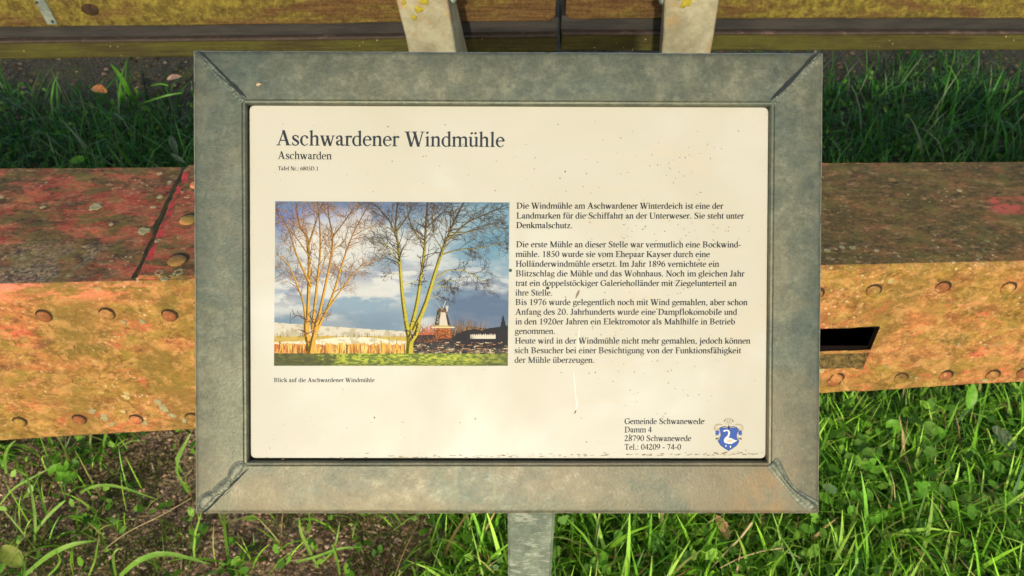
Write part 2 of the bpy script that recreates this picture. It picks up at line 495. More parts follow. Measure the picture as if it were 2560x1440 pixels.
def lip_mat():
    M = Mt('olive_algae_steel', 0.85, 0, 0.3).world()
    n = M.noise(7, 6, 0.65, M.map((0.7, 2, 3)))
    f = M.noise(55, 6, 0.75)
    c = M.mix(M.step(n, 0.35, 0.65), lin(66, 58, 26), lin(82, 78, 28))
    c = M.mix(M.mul(M.step(f, 0.58, 0.70), 0.5), c, lin(118, 106, 52))
    c = M.mix(M.mul(M.step(M.voro(45), 0.12, 0.06), M.step(M.noise(9, 3), 0.5, 0.55)), c, lin(200, 170, 124))
    M.color(c); M.bump(f, 0.5, 0.004); return M.m
M_lip = lip_mat()
def conc_post():
    M = Mt('weathered_post_timber', 0.85, 0, 0.3).world()
    n = M.noise(11, 9, 0.78, M.map((1, 1, 1.2)))
    f = M.noise(60, 6, 0.75)
    c = M.mix(M.step(n, 0.33, 0.66), lin(134, 126, 98), lin(172, 164, 134))
    c = M.mix(M.mul(M.step(M.noise(14, 6, 0.7, M.map((1, 1, 1), (3, 3, 3))), 0.52, 0.66), 0.7), c, lin(160, 130, 88))
    c = M.mix(M.mul(M.step(f, 0.55, 0.7), 0.55), c, lin(112, 92, 56))
    z = M.sep()[2]
    ly = M.mul(M.step(M.noise(24, 5, 0.7, M.map((1, 1, 1), (8, 0, 0))), 0.60, 0.68), M.step(z, 0.58, 0.66))
    c = M.mix(M.mul(ly, 0.85), c, lin(196, 176, 40))
    M.color(c); M.bump(M.mix(0.5, f, n), 0.5, 0.005); return M.m
M_support = conc_post()
M_block = simple('grey_concrete', lin(120, 118, 108), lin(96, 94, 86), 20)

def soil_mat():
    M = Mt('bare_soil', 0.95, 0, 0.15).world()
    a = M.noise(7, 6, 0.65); b = M.noise(60, 7, 0.75); v = M.voro(95)
    c = M.mix(M.step(b, 0.35, 0.65), lin(120, 98, 72), lin(182, 152, 120))
    c = M.mix(M.mul(M.step(a, 0.45, 0.65), 0.6), c, lin(74, 66, 46))
    c = M.mix(M.mul(M.step(v, 0.45, 0.15), 0.35), c, lin(140, 116, 92))
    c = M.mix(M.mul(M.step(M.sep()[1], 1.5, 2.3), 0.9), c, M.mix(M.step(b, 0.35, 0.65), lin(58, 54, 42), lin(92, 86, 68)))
    # damp green algae film
    c = M.mix(M.mul(M.step(M.noise(5, 5, 0.6, M.map((1, 1, 1), (4, 4, 0))), 0.54, 0.68), 0.6), c, lin(92, 98, 46))
    M.color(c); M.bump(M.mix(0.5, b, v), 0.9, 0.012); return M.m
M_soil = soil_mat()

# ------------------------------------------------------------------ ground
def grass_density(x, y):
    """0..1: where turf grows"""
    n = fbm(x * 2.6, y * 2.6, 3, 4)
    n2 = fbm(x * 7, y * 7, 9, 3)
    right = np.clip((x + 0.33 + (n - 0.5) * 0.7) / 0.18, 0, 1)
    left_front = np.clip((n2 - 0.60) * 6, 0, 1) * 0.35 * (x <= 0.0)
    edge = np.clip((0.62 - np.abs(y - 1.30)) / 0.2, 0, 1) * np.clip((n2 - 0.42) * 5, 0, 1) * 0.55
    d = np.maximum(np.maximum(right, left_front), edge * (y > 1.12))
    back = np.clip((y - 1.35) / 0.15, 0, 1)
    backd = np.clip((3.16 + (n - 0.5) * 0.7 + 0.28 * np.clip((x - 0.5) * 3, 0, 1) - y) / 0.35, 0, 1) * (0.55 + 0.45 * np.clip((n2 - 0.38) * 6, 0, 1))
    far = np.clip((y - 4.4) / 0.5, 0, 1)
    return np.clip(np.where(y < 1.35, d, np.maximum(d * (1 - back), backd)), 0, 1) * (1 - far) + far

def ground_h(x, y):
    return (fbm(x * 3, y * 3, 21, 5) - 0.5) * 0.035 + (fbm(x * 30, y * 30, 5, 3) - 0.5) * 0.010

def build_ground():
    xs = np.concatenate([[-80, -30, -12, -6], np.linspace(-3.4, 3.4, 280), [6, 12, 30, 80]])
    ys = np.concatenate([[-80, -25, -8, -2], np.linspace(-0.4, 4.4, 240), [6, 9, 16, 30, 80]])
    X, Y = np.meshgrid(xs, ys)
    Z = ground_h(X, Y)
    v = np.stack([X, Y, Z], -1).reshape(-1, 3)
    nx, ny = len(xs), len(ys)
    i = (np.arange(ny - 1)[:, None] * nx + np.arange(nx - 1)[None]).ravel()
    q = np.stack([i, i + 1, i + nx + 1, i + nx], -1)
    me = quads_mesh('ground', v, q, M_soil, True)
    o = obj('ground', me)
    tag(o, 'brown bare soil under the sign and the steel beams', None, None, 'structure')
build_ground()

# ------------------------------------------------------------------ riveted steel beam
Z_TOP = 0.70
def pl(px, py): return on_z(px, py, Z_TOP)
gA0, gA1 = pl(0, 718), pl(2560, 660)             # near top edge
gB0, gB1 = pl(0, 422), pl(2560, 405)             # far top edge
def bottom_z(px, py, P):
    n = np.array([0, 1.0, 0]); return hit(px, py, P, n)[2]
zb0 = hit(0, 1088, gA0, np.array([0, 1.0, 0]))[2]
zb1 = hit(2560, 962, gA1, np.array([0, 1.0, 0]))[2]
S0, S1 = -0.7, 1.7
xA0, xA1 = gA0[0], gA1[0]
def near_edge(x):
    s = (x - xA0) / (xA1 - xA0)
    return gA0[1] + (gA1[1] - gA0[1]) * s, zb0 + (zb1 - zb0) * s
def far_edge(x):
    s = (x - gB0[0]) / (gB1[0] - gB0[0])
    return gB0[1] + (gB1[1] - gB0[1]) * s
GX0, GX1 = -2.3, 2.4
beam_root = empty('riveted_steel_beam', (0, near_edge(0)[0] + 0.17, near_edge(0)[1]),
                  'rusty hollow riveted steel beam with flaking red paint and lichen lying behind the sign', 'steel beam')

def grid_face(name, us, vs, fn, mat, hole=None, recess=None):
    """heightfield face with a rectangular hole; fn(u, v) -> point; cells inside hole are left out"""
    U, V = np.meshgrid(us, vs)
    P = fn(U, V)
    nx, ny = len(us), len(vs)
    keep = []
    for j in range(ny - 1):
        vc = (vs[j] + vs[j + 1]) / 2
        for i in range(nx - 1):
            uc = (us[i] + us[i + 1]) / 2
            if hole and hole(uc, vc): continue
            k = j * nx + i
            keep.append((k, k + 1, k + nx + 1, k + nx))
    return P.reshape(-1, 3), keep

# slot in the front face, from the photograph's slot beside the sign
sl_a = hit(2192, 815, (0, near_edge(0.75)[0], 0), np.array([0, 1.0, 0]))
sl_b = hit(2178, 873, (0, near_edge(0.75)[0], 0), np.array([0, 1.0, 0]))
rc_b = hit(2170, 915, (0, near_edge(0.75)[0], 0), np.array([0, 1.0, 0]))
SX0, SX1 = sl_a[0] - 0.17, (sl_a[0] + sl_b[0]) / 2
SZ1, SZ0 = sl_a[2], sl_b[2]
RZ0, RZ1 = rc_b[2], sl_b[2] - 0.008
def beam_front():
    us = np.unique(np.concatenate([np.linspace(GX0, GX1, 420), [SX0, SX1, SX0 + 1e-4, SX1 - 1e-4]]))
    def vz(x): return near_edge(x)[1]
    vs = np.linspace(0, 1, 70)
    # parametrise by height fraction, snapped to the slot heights at the slot
    zb = vz((SX0 + SX1) / 2); hh = Z_TOP - zb
    lines = [(SZ0 - zb) / hh, (SZ1 - zb) / hh, (RZ0 - zb) / hh, (RZ1 - zb) / hh]
    vs = np.unique(np.concatenate([vs, lines, [lines[2] - 1e-3, lines[3] + 1e-3]]))
    def fn(U, V):
        z0 = vz(U)
        r = 0.009                                   # rolled front edge
        Z = z0 + (Z_TOP - z0) * V
        Y = near_edge(U)[0] + 0 * V
        t = np.clip((Z - (Z_TOP - r)) / r, 0, 1)
        Y = Y + r * (1 - np.sqrt(np.clip(1 - t * t, 0, 1)))
        Z = np.where(t > 0, Z_TOP - r + r * np.minimum(t, 1), Z)
        dent = (fbm(U * 6, Z * 9, 31, 4) - 0.5) * 0.007 + (fbm(U * 45, Z * 60, 33, 3) - 0.5) * 0.0028
        inrec = (U > SX0) & (U < SX1) & (V >= lines[2]) & (V <= lines[3])
        Y = Y - dent * (1 - t) + np.where(inrec, 0.010, 0)
        return np.stack([U, Y, Z], -1)
    hole = lambda u, v: SX0 < u < SX1 and lines[0] < v < lines[1]
    P, keep = grid_face('f', us, vs, fn, None, hole)
    me = quads_mesh('front_plate', P, np.array(keep), M_rust_front, True)
    me.materials.append(M_mossrecess)
    cen = np.array([P[list(k)].mean(0) for k in keep])
    inr = (cen[:, 0] > SX0) & (cen[:, 0] < SX1) & (cen[:, 2] < RZ1 + 0.001) & (cen[:, 2] > RZ0 - 0.001)
    me.polygons.foreach_set('material_index', inr.astype(np.int32))
    o = obj('front_plate', me, beam_root, Matrix.Identity(4))
    # plate thickness round the slot
    y0 = near_edge((SX0 + SX1) / 2)[0]
    w = 0.014; d = 0.016
    v = []; f = []
    ring = [(SX0, SZ0), (SX1, SZ0), (SX1, SZ1), (SX0, SZ1)]
    for (x, z) in ring: v.append((x, y0 + 0.002, z))
    for (x, z) in ring: v.append((x, y0 + d, z))
    for k in range(4):
        f.append((k, (k + 1) % 4, 4 + (k + 1) % 4, 4 + k))
    obj('slot_edge', mesh('slot_edge', v, f, M_inside), beam_root, Matrix.Identity(4))
beam_front()

def beam_top():
    us = np.linspace(GX0, GX1, 420); vs = np.linspace(0, 1, 60)
    U, V = np.meshgrid(us, vs)
    y0 = near_edge(U)[0] + 0.009; y1 = far_edge(U)
    Y = y0 + (y1 - y0) * V
    fade = np.clip(V * 20, 0, 1)
    Z = Z_TOP + ((fbm(U * 5, Y * 8, 41, 4) - 0.5) * 0.006 + (fbm(U * 40, Y * 50, 43, 3) - 0.5) * 0.003) * fade
    P = np.stack([U, Y, Z], -1).reshape(-1, 3)
    nx, ny = len(us), len(vs)
    i = (np.arange(ny - 1)[:, None] * nx + np.arange(nx - 1)[None]).ravel()
    obj('top_plate', quads_mesh('top_plate', P, np.stack([i, i + 1, i + nx + 1, i + nx], -1), M_rust_top, True), beam_root, Matrix.Identity(4))
    # back, bottom and end plates
    v = []; f = []
    for x in (GX0, GX1):
        yn, zb = near_edge(x); yf = far_edge(x)
        v += [(x, yn, zb), (x, yf, zb), (x, yf, Z_TOP), (x, yn + 0.009, Z_TOP - 0.001), (x, yn, Z_TOP - 0.012)]
    f = [(0, 1, 2, 3, 4), (9, 8, 7, 6, 5), (0, 5, 6, 1), (1, 6, 7, 2)]
    obj('back_plate', mesh('back_plate', v, f, M_rust_top), beam_root, Matrix.Identity(4))
    # inner side of the box, so that the slot looks into a dark hollow
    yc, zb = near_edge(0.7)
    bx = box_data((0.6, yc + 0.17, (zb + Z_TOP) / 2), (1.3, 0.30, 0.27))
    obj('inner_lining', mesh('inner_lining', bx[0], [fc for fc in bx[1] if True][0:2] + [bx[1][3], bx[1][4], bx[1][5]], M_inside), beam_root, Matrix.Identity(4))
beam_top()

def dome_mesh(name, r, h, mat, seg=14, rings=4, seed=0):
    rr = np.random.RandomState(seed)
    v = [(0, 0, h)]; f = []
    for k in range(1, rings + 1):
        a = k / rings * math.pi / 2
        for s in range(seg):
            t = s / seg * 2 * math.pi
            rad = r * math.sin(a) * (1 + rr.uniform(-0.04, 0.04))
            v.append((rad * math.cos(t), rad * math.sin(t), h * math.cos(a) - (0.002 if k == rings else 0)))
    for s in range(seg):
        f.append((0, 1 + s, 1 + (s + 1) % seg))
    for k in range(rings - 1):
        for s in range(seg):
            a = 1 + k * seg + s; b = 1 + k * seg + (s + 1) % seg
            f.append((a, a + seg, b + seg, b))
    return mesh(name, v, f, mat, True)
riv_m = [dome_mesh('rivet', 0.0125, 0.006, M_rivet, seed=1), dome_mesh('rivet', 0.0125, 0.006, M_rivet2, seed=2)]
M_rivet_shade = simple('rivet_shade', lin(44, 32, 22), lin(70, 52, 32), 60)
def with_shade_crescent(me, r):
    # dark crescent painted as the shade round the upper side of each head
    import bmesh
    bm = bmesh.new(); bm.from_mesh(me); me.materials.append(M_rivet_shade)
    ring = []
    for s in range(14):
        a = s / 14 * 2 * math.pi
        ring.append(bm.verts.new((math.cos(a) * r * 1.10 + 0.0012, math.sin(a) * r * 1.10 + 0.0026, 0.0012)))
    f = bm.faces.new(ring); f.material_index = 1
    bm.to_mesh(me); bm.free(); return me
FRONT_ROT = Matrix.Rotation(math.radians(90), 4, 'X')
def front_y(x, z):
    return near_edge(x)[0] - ((fbm(x * 6, z * 9, 31, 4) - 0.5) * 0.007)
riv_m = [with_shade_crescent(m, 0.0125) for m in riv_m]
def front_rivet(px, py, k=0):
    P = hit(px, py, gA0, np.array([0, 1.0, 0]))
    for _ in range(4):
        P = hit(px, py, (0, near_edge(P[0])[0], 0), np.array([0, 1.0, 0]))
    o = bpy.data.objects.new('rivet', riv_m[k % 2])
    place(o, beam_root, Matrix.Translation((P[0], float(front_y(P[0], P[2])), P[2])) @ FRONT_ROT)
left_u = [(-47, 792), (110, 791), (267, 787), (423, 790)]
for k, (a, b) in enumerate(left_u): front_rivet(a, b, k)
for k, (a, b) in enumerate([(-110, 1060), (50, 1056), (197, 1052), (340, 1050)]): front_rivet(a, b, k + 1)
for k in range(11): front_rivet(578 + k * 146, 786 - k * 5.2, k)
for k in range(15): front_rivet(480 + k * 115, 1046 - k * 7.2, k)
for k, (a, b) in enumerate([(2182, 728), (2355, 720), (2518, 721), (2680, 716)]): front_rivet(a, b, k)
for k, (a, b) in enumerate([(2082, 955), (2250, 945), (2363, 940), (2480, 938), (2556, 932), (2670, 925)]): front_rivet(a, b, k + 1)

# splice plate on top, with its red edge and rivets
seam_far = on_z(476, 410, Z_TOP); seam_near = on_z(336, 716, Z_TOP)
def splice():
    x0n, x0f = seam_near[0], seam_far[0]
    x1 = x0n + 0.62
    t = 0.008
    yn, yf = near_edge(x0n)[0] + 0.012, far_edge(x0f) - 0.004
    n = 60
    v = []; f = []
    for k in range(n + 1):
        s = k / n
        y = yn + (yf - yn) * s
        xa = x0n + (x0f - x0n) * s + (fbm(np.array(s * 14.0), np.array(0.3), 3, 3) - 0.5) * 0.012
        v += [(xa - 0.007, y, Z_TOP - 0.001), (xa, y, Z_TOP + t * 0.6), (xa + 0.004, y, Z_TOP + t), (xa + 0.006 + 0.016 * float(fbm(np.array(s * 16.0), np.array(7.7), 12, 3)), y, Z_TOP + t + 0.0005), (x1, y, Z_TOP + t), (x1 + 0.004, y, Z_TOP - 0.001)]
    for k in range(n):
        a = k * 6
        for j in range(5):
            f.append((a + j, a + j + 1, a + j + 7, a + j + 6))
    f.append((0, 5, 4, 3, 2, 1)); e = n * 6; f.append((e, e + 1, e + 2, e + 3, e + 4, e + 5))
    me = mesh('splice_plate', v, f, [M_rust_top, M_redpaint, M_groove])
    for p in me.polygons:
        if p.index < n * 5:
            j = p.index % 5
            k = p.index // 5
            if j == 0: p.material_index = 2
            elif j in (1, 2) and 6 < k < 56 : p.material_index = 1
    sp = obj('splice_plate', fix_normals(me), beam_root, Matrix.Identity(4))
    # dark gap along the joint
    gv = []; gf = []
    for k in range(n + 1):
        s = k / n; y = yn + (yf - yn) * s
        xa = x0n + (x0f - x0n) * s - 0.007
        wd = -0.002 + 0.013 * float(fbm(np.array(s * 9.0), np.array(2.2), 8, 3))
        gv += [(xa - wd, y, Z_TOP + 0.0018), (xa + 0.001, y, Z_TOP + 0.0018)]
    for k in range(n): gf.append((2 * k, 2 * k + 1, 2 * k + 3, 2 * k + 2))
    obj('joint_grime', mesh('joint_grime', gv, gf, M_groove), beam_root, Matrix.Identity(4))
    pts = [on_z(446, 662, Z_TOP), on_z(474, 560, Z_TOP)]
    dx, dy = pts[1][0] - pts[0][0], pts[1][1] - pts[0][1]
    allp = [pts[0], pts[1], pts[1] + (pts[1] - pts[0])]
    for c in range(4):
        for p in allp:
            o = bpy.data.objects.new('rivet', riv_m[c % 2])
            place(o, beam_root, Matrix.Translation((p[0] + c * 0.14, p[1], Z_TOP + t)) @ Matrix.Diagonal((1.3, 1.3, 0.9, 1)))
splice()

def lichen_blob(name, r, mat, seed, ring=False):
    rr = np.random.RandomState(seed); seg = 16
    prof = [(0.0, 0.0008), (0.45, 0.0010), (0.75, 0.0028), (0.95, 0.0020), (1.05, -0.0006)] if ring else [(0, 0.003), (0.5, 0.0028), (0.85, 0.0018), (1.0, -0.0008)]
    wob = 1 + rr.uniform(-0.34, 0.34, seg)
    v = [(0, 0, prof[0][1])]; f = []
    for (q, h) in prof[1:]:
        for s in range(seg):
            a = s / seg * 2 * math.pi
            v.append((q * r * wob[s] * math.cos(a), q * r * wob[s] * math.sin(a), h * (1 + rr.uniform(-0.2, 0.2))))
    for s in range(seg): f.append((0, 1 + s, 1 + (s + 1) % seg))
    for k in range(len(prof) - 2):
        for s in range(seg):
            a = 1 + k * seg + s; b = 1 + k * seg + (s + 1) % seg
            f.append((a, a + seg, b + seg, b))
    return mesh(name, v, f, mat, True)
blob_p = [lichen_blob('lichen_patch', 1.0, M_lichen, i, i % 2 == 0) for i in range(3)]
blob_y = [lichen_blob('lichen_patch', 1.0, M_lichen_y, 10 + i, i % 2 == 0) for i in range(3)]
for (px, py, r, kind) in [(32, 857, 11, 'y'), (180, 865, 10, 'y'), (165, 893, 13, 'y'), (168, 948, 16, 'y'), (240, 940, 16, 'y'), (244, 966, 12, 'y'),
                          (313, 1012, 20, 'y'), (230, 1030, 13, 'p'), (262, 1046, 18, 'p'), (280, 1062, 12, 'p'), (362, 1058, 12, 'p'), (395, 1005, 14, 'p'), (410, 1022, 18, 'p'),
                          (430, 1040, 14, 'p'), (460, 1052, 12, 'p'), (352, 835, 13, 'y'), (357, 805, 9, 'p'), (310, 805, 8, 'p'),
                          (2290, 945, 7, 'p'), (2495, 860, 5, 'p'), (2395, 860, 6, 'p'), (2213, 912, 6, 'p'), (2352, 815, 9, 'y'), (2460, 950, 9, 'p')]:
    P = hit(px, py, gA0, np.array([0, 1.0, 0]))
    for _ in range(3): P = hit(px, py, (0, near_edge(P[0])[0], 0), np.array([0, 1.0, 0]))
    me = (blob_y if kind == 'y' else blob_p)[(px * 7) % 3]
    rr = r / 1560.0
    o = bpy.data.objects.new('lichen_patch', me)
    place(o, beam_root, Matrix.Translation((P[0], float(front_y(P[0], P[2])) - 0.0005, P[2])) @ FRONT_ROT @ Matrix.Rotation(px, 4, 'Z') @ Matrix.Diagonal((rr, rr * 0.75, 0.5, 1)))
for (px, py, r) in [(240, 516, 15), (107, 517, 8), (360, 576, 14), (383, 517, 7), (400, 492, 8), (396, 602, 7), (397, 682, 11), (447, 680, 12), (468, 492, 7), (278, 560, 7), (2270, 486, 3), (448, 592, 6), (411, 697, 8)]:
    P = on_z(px, py, Z_TOP + (0.008 if px > 380 else 0.001))
    rr = r / 1400.0
    o = bpy.data.objects.new('lichen_patch', blob_p[(px * 5) % 3])
    place(o, beam_root, Matrix.Translation(P) @ Matrix.Rotation(px, 4, 'Z') @ Matrix.Diagonal((rr, rr, 0.3, 1)))
for o in [c for c in col.objects if c.parent == beam_root and c.name.startswith('lichen_patch')][:1]:
    pass
# blocks that carry the beam, behind the sign
for k, (x, lab) in enumerate([(-0.32, 'grey concrete block under the rusty steel beam, left of the sign post'), (0.36, 'grey concrete block under the rusty steel beam, right of the sign post')]):
    yn, zb = near_edge(x)
    b = empty('concrete_block', (x, yn + 0.18, 0), lab, 'concrete block', 'concrete blocks carrying the steel beam')
    box_obj('block_body', (0, 0, zb / 2 - 0.03), (0.2, 0.26, zb + 0.03), M_block, b, 0.01)
    # timber packing on top
    box_obj('packing_board', (0, 0, zb - 0.009), (0.24, 0.28, 0.018), M_support, b, 0.003)

# ------------------------------------------------------------------ the pair of mossy beams behind, and their posts
YB = 2.60
def far_beam(name_label, pxa, ya, pxb, yb, xa_ext, xb_ext):
    A = on_y(pxa, ya, YB - 0.015); B = on_y(pxb, yb, YB - 0.015)
    sl = (B[2] - A[2]) / (B[0] - A[0])
    zf = lambda x: A[2] + (x - A[0]) * sl
    x0, x1 = xa_ext if xa_ext is not None else A[0], xb_ext if xb_ext is not None else B[0]
    xc = (x0 + x1) / 2
    root = empty('mossy_beam', (xc, YB + 0.1, zf(xc) - 0.115), name_label, 'beam', 'mossy beams resting end to end behind the sign')
    def strip(name, y, ydep, zlo, zhi, mat, inset=0.0, rough=0.0, rnd=0.0):
        n = 160; xs = np.linspace(x0 + inset, x1 - inset, n)
        prof = [(y + ydep, zlo), (y + 0.004, zlo), (y, zlo + 0.004)]
        if zhi - zlo > 0.03:
            prof += [(y, zlo + (zhi - zlo) * t) for t in np.linspace(0.15, 0.85, 10)]
        prof += [(y, zhi - 0.004), (y + 0.004, zhi), (y + ydep, zhi)]
        npf = len(prof)
        v = []
        for x in xs:
            e = min(x - xs[0], xs[-1] - x)
            lift = rnd * (1 - math.sqrt(max(0, 1 - (1 - min(1, e / max(rnd, 1e-6))) ** 2))) if rnd else 0
            for k, (py, pz) in enumerate(prof):
                w = float(fbm(np.array(x * 5 + k), np.array(pz * 8), 7, 3) - 0.5) * rough
                zz = pz + (lift if pz < (zlo + zhi) / 2 else 0) if pz - zlo < rnd or pz < (zlo + 0.01) else pz
                v.append((x, py + (w if py < y + 0.01 else 0), zf(x) + zz + (w * 0.5 if k in (1, 2) else 0)))
        f = []
        for i in range(n - 1):
            for k in range(npf):
                a = i * npf + k; b = i * npf + (k + 1) % npf
                f.append((a, a + npf, b + npf, b))
        f.append(tuple(range(npf))); f.append(tuple(range((n - 1) * npf, n * npf))[::-1])
        return obj(name, fix_normals(mesh(name, v, f, mat, False)), root, Matrix.Identity(4))
    strip('timber_baulk', YB - 0.015, 0.22, 0.0, 0.27, M_moss, 0, 0.008, 0.018)
    strip('steel_web', YB + 0.016, 0.16, -0.052, -0.0005, M_channel, -0.011, 0.002)
    strip('flange_edge', YB - 0.004, 0.18, -0.062, -0.0525, M_ledge, -0.009, 0.003)
    strip('lower_lip', YB + 0.004, 0.15, -0.120, -0.0625, M_lip, -0.009, 0.003)
    return root, zf
left_beam, zfl = far_beam('mossy timber and steel beam with a diagonal metal strap, left of the gap', 0, 69, 1388, 53, -3.0, None)
right_beam, zfr = far_beam('mossy timber and steel beam without a strap, right of the gap', 1414, 48, 2560, 46, None, 3.0)
def strap():
    q = [on_y(px, py, YB - 0.019) for (px, py) in ((119, 61), (144, 61), (50, -115), (21, -115))]
    v = [tuple(p) for p in q] + [(p[0], p[1] + 0.01, p[2]) for p in q]
    f = [(0, 1, 2, 3), (4, 7, 6, 5), (0, 4, 5, 1), (1, 5, 6, 2), (2, 6, 7, 3), (3, 7, 4, 0)]
    s = obj('metal_strap', fix_normals(mesh('metal_strap', v, f, M_bare)), left_beam, Matrix.Identity(4))
    sm = dome_mesh('screw', 0.006, 0.003, M_channel, 8, 2)
    for (px, py) in ((92, 6), (131, 54), (60, -60)):
        P = on_y(px, py, YB - 0.0195)
        place(bpy.data.objects.new('screw', sm), s, Matrix.Translation(P) @ FRONT_ROT)
    k = on_y(225, 24, YB - 0.016)
    M_knot = simple('dark_knot', lin(44, 30, 18), lin(74, 54, 30), 60)
    km = dome_mesh('knot', 1.0, 0.002, M_knot, 20, 4, 5)
    place(bpy.data.objects.new('knot', km), left_beam, Matrix.Translation(k) @ FRONT_ROT @ Matrix.Diagonal((0.030, 0.021, 2.2, 1)))
strap()
YP = 2.30
def post(label, tl, tr, bl, br, bt, bb, side):
    P = {k: on_y(p[0], p[1], YP) for k, p in dict(tl=tl, tr=tr, bl=bl, br=br).items()}
    Bt, Bb = on_y(bt[0], bt[1], YP + 0.11), on_y(bb[0], bb[1], YP + 0.11)
    def ext(a, b, z):                                # point of line a-b at height z
        t = (z - a[2]) / (b[2] - a[2]); return np.array(a) + (np.array(b) - np.array(a)) * t
    root = None
    zs = np.linspace(-0.05, 0.98, 44)
    v = []
    for z in zs:
        L = ext(P['bl'], P['tl'], z); R = ext(P['br'], P['tr'], z); Bk = ext(Bb, Bt, z)
        dx = (R - L)
        if side > 0: BR, BL = Bk, Bk - dx
        else: BL, BR = Bk, Bk + dx
        w = (fbm(np.array([z * 8, z * 8 + 40, z * 8 + 80]), np.array([1.0, 2, 3]), 4, 3) - 0.5) * 0.008
        ring = [L + [w[0], 0.004, 0], L + [0.004 + w[0], 0, 0], (L + R) / 2 + [0, w[2] * 0.4, 0], R + [-0.004 + w[1], 0, 0], R + [w[1], 0.004, 0], BR, BL]
        v += [tuple(p) for p in ring]
    f = []
    for i in range(len(zs) - 1):
        for k in range(7):
            a = i * 7 + k; b = i * 7 + (k + 1) % 7
            f.append((a, b, b + 7, a + 7))
    f.append(tuple(range(7))[::-1]); f.append(tuple(range((len(zs) - 1) * 7, len(zs) * 7)))
    base = ext(P['bl'], P['tl'], 0)
    root = empty('support_post', (base[0] + 0.07, YP + 0.06, 0), label, 'post', 'pale posts standing in front of the mossy beams')
    obj('shaft', fix_normals(mesh('shaft', v, f, M_support)), root, Matrix.Identity(4))
    bolt = empty_part = None
    px, py = (1131, 1) if side > 0 else (1658, 4)
    b = on_y(px, py, YP + 0.05)
    bm = dome_mesh('bolt', 0.012, 0.014, M_bare, 6, 3)
    place(bpy.data.objects.new('bolt', bm), root, Matrix.Translation(b) @ Matrix.Rotation(math.radians(60 * side), 4, 'Y'))
    lm = blob_y[1].copy(); lm.materials.clear(); lm.materials.append(M_lichen_v)
    spots = [(1046, 24, 11), (1036, 44, 8), (1062, 3, 12), (1010, 6, 7)] if side > 0 else [(1716, 6, 15), (1726, -12, 14), (1700, -5, 8)]
    for (px, py, r) in spots:
        p = on_y(px, py, YP - 0.0015); s = r / 800.0
        place(bpy.data.objects.new('lichen_patch', lm), root, Matrix.Translation(p) @ FRONT_ROT @ Matrix.Rotation(px, 4, 'Z') @ Matrix.Diagonal((s, s * 0.7, 1, 1)))
post('pale leaning post showing its shaded right side, left of the beam gap', (990, 0), (1117, 0), (1023, 128), (1138, 128), (1139, 0), (1168, 128), 1)
post('pale upright post with a yellow lichen patch, right of the beam gap', (1662, 0), (1796, 0), (1657, 128), (1776, 128), (1657, 0), (1648, 128), -1)

# ------------------------------------------------------------------ the sign
SW, SH = 0.576, 0.42458
SX = Vector((0.99997545, 0.00376068, -0.00591185)); SY = Vector((0.00223153, 0.62887609, 0.77750234)); SN = Vector((0.00664176, -0.77749645, 0.62885226))
SC = Vector((-0.003148, 0.545027, 1.047381))
T = Matrix(((SX[0], SY[0], SN[0], SC[0]), (SX[1], SY[1], SN[1], SC[1]), (SX[2], SY[2], SN[2], SC[2]), (0, 0, 0, 1)))
Rm = np.array([[SX[i], SY[i], SN[i]] for i in range(3)])
def px2loc(px, py, zl=-0.005):
    p0 = np.array(SC) + np.array(SN) * zl
    P = hit(px, py, p0, np.array(SN))
    return Rm.T @ (P - np.array(SC))
YPOST = 0.47
sign = empty('information_sign', (0.0165, YPOST + 0.025, 0), 'galvanised framed sign with a cream printed panel about a windmill, on a square post', 'sign')
RW = 0.0487
def rails():
    prof = [(0.0, -0.030), (0.0, -0.0045), (0.0006, -0.0022), (0.0022, -0.0006), (0.0048, 0.0), (0.0250, 0.0004), (0.0445, 0.0), (0.0452, -0.0009), (0.0460, -0.0001), (0.0476, -0.0004), (0.0484, -0.0014), (RW, -0.0026), (RW, -0.030)]
    for (ax, sg) in ((0, 1), (0, -1), (1, 1), (1, -1)):
        L = SW if ax == 0 else SH
        H = SH if ax == 0 else SW
        n = 60
        v = []; f = []
        for i in range(n + 1):
            t = i / n * 2 - 1
            for k, (d, z) in enumerate(prof):
                a = t * (L / 2 - d); b = sg * (H / 2 - d)
                if z > -0.01:
                    z = z + float(fbm(np.array(a * 16 + 3 * ax), np.array(b * 16 + 9), 3, 3) - 0.5) * 0.0016
                if d == 0.0: b += sg * float(fbm(np.array(a * 30), np.array(1.0 + ax), 6, 3) - 0.5) * 0.0006
                v.append((a, b, z) if ax == 0 else (b, a, z))
        m = len(prof)
        for i in range(n):
            for k in range(m - 1):
                f.append((i * m + k, i * m + k + 1, (i + 1) * m + k + 1, (i + 1) * m + k))
            f.append((i * m + m - 1, i * m, (i + 1) * m, (i + 1) * m + m - 1))
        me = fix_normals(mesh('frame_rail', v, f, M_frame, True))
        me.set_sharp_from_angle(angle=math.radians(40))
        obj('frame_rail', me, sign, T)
rails()

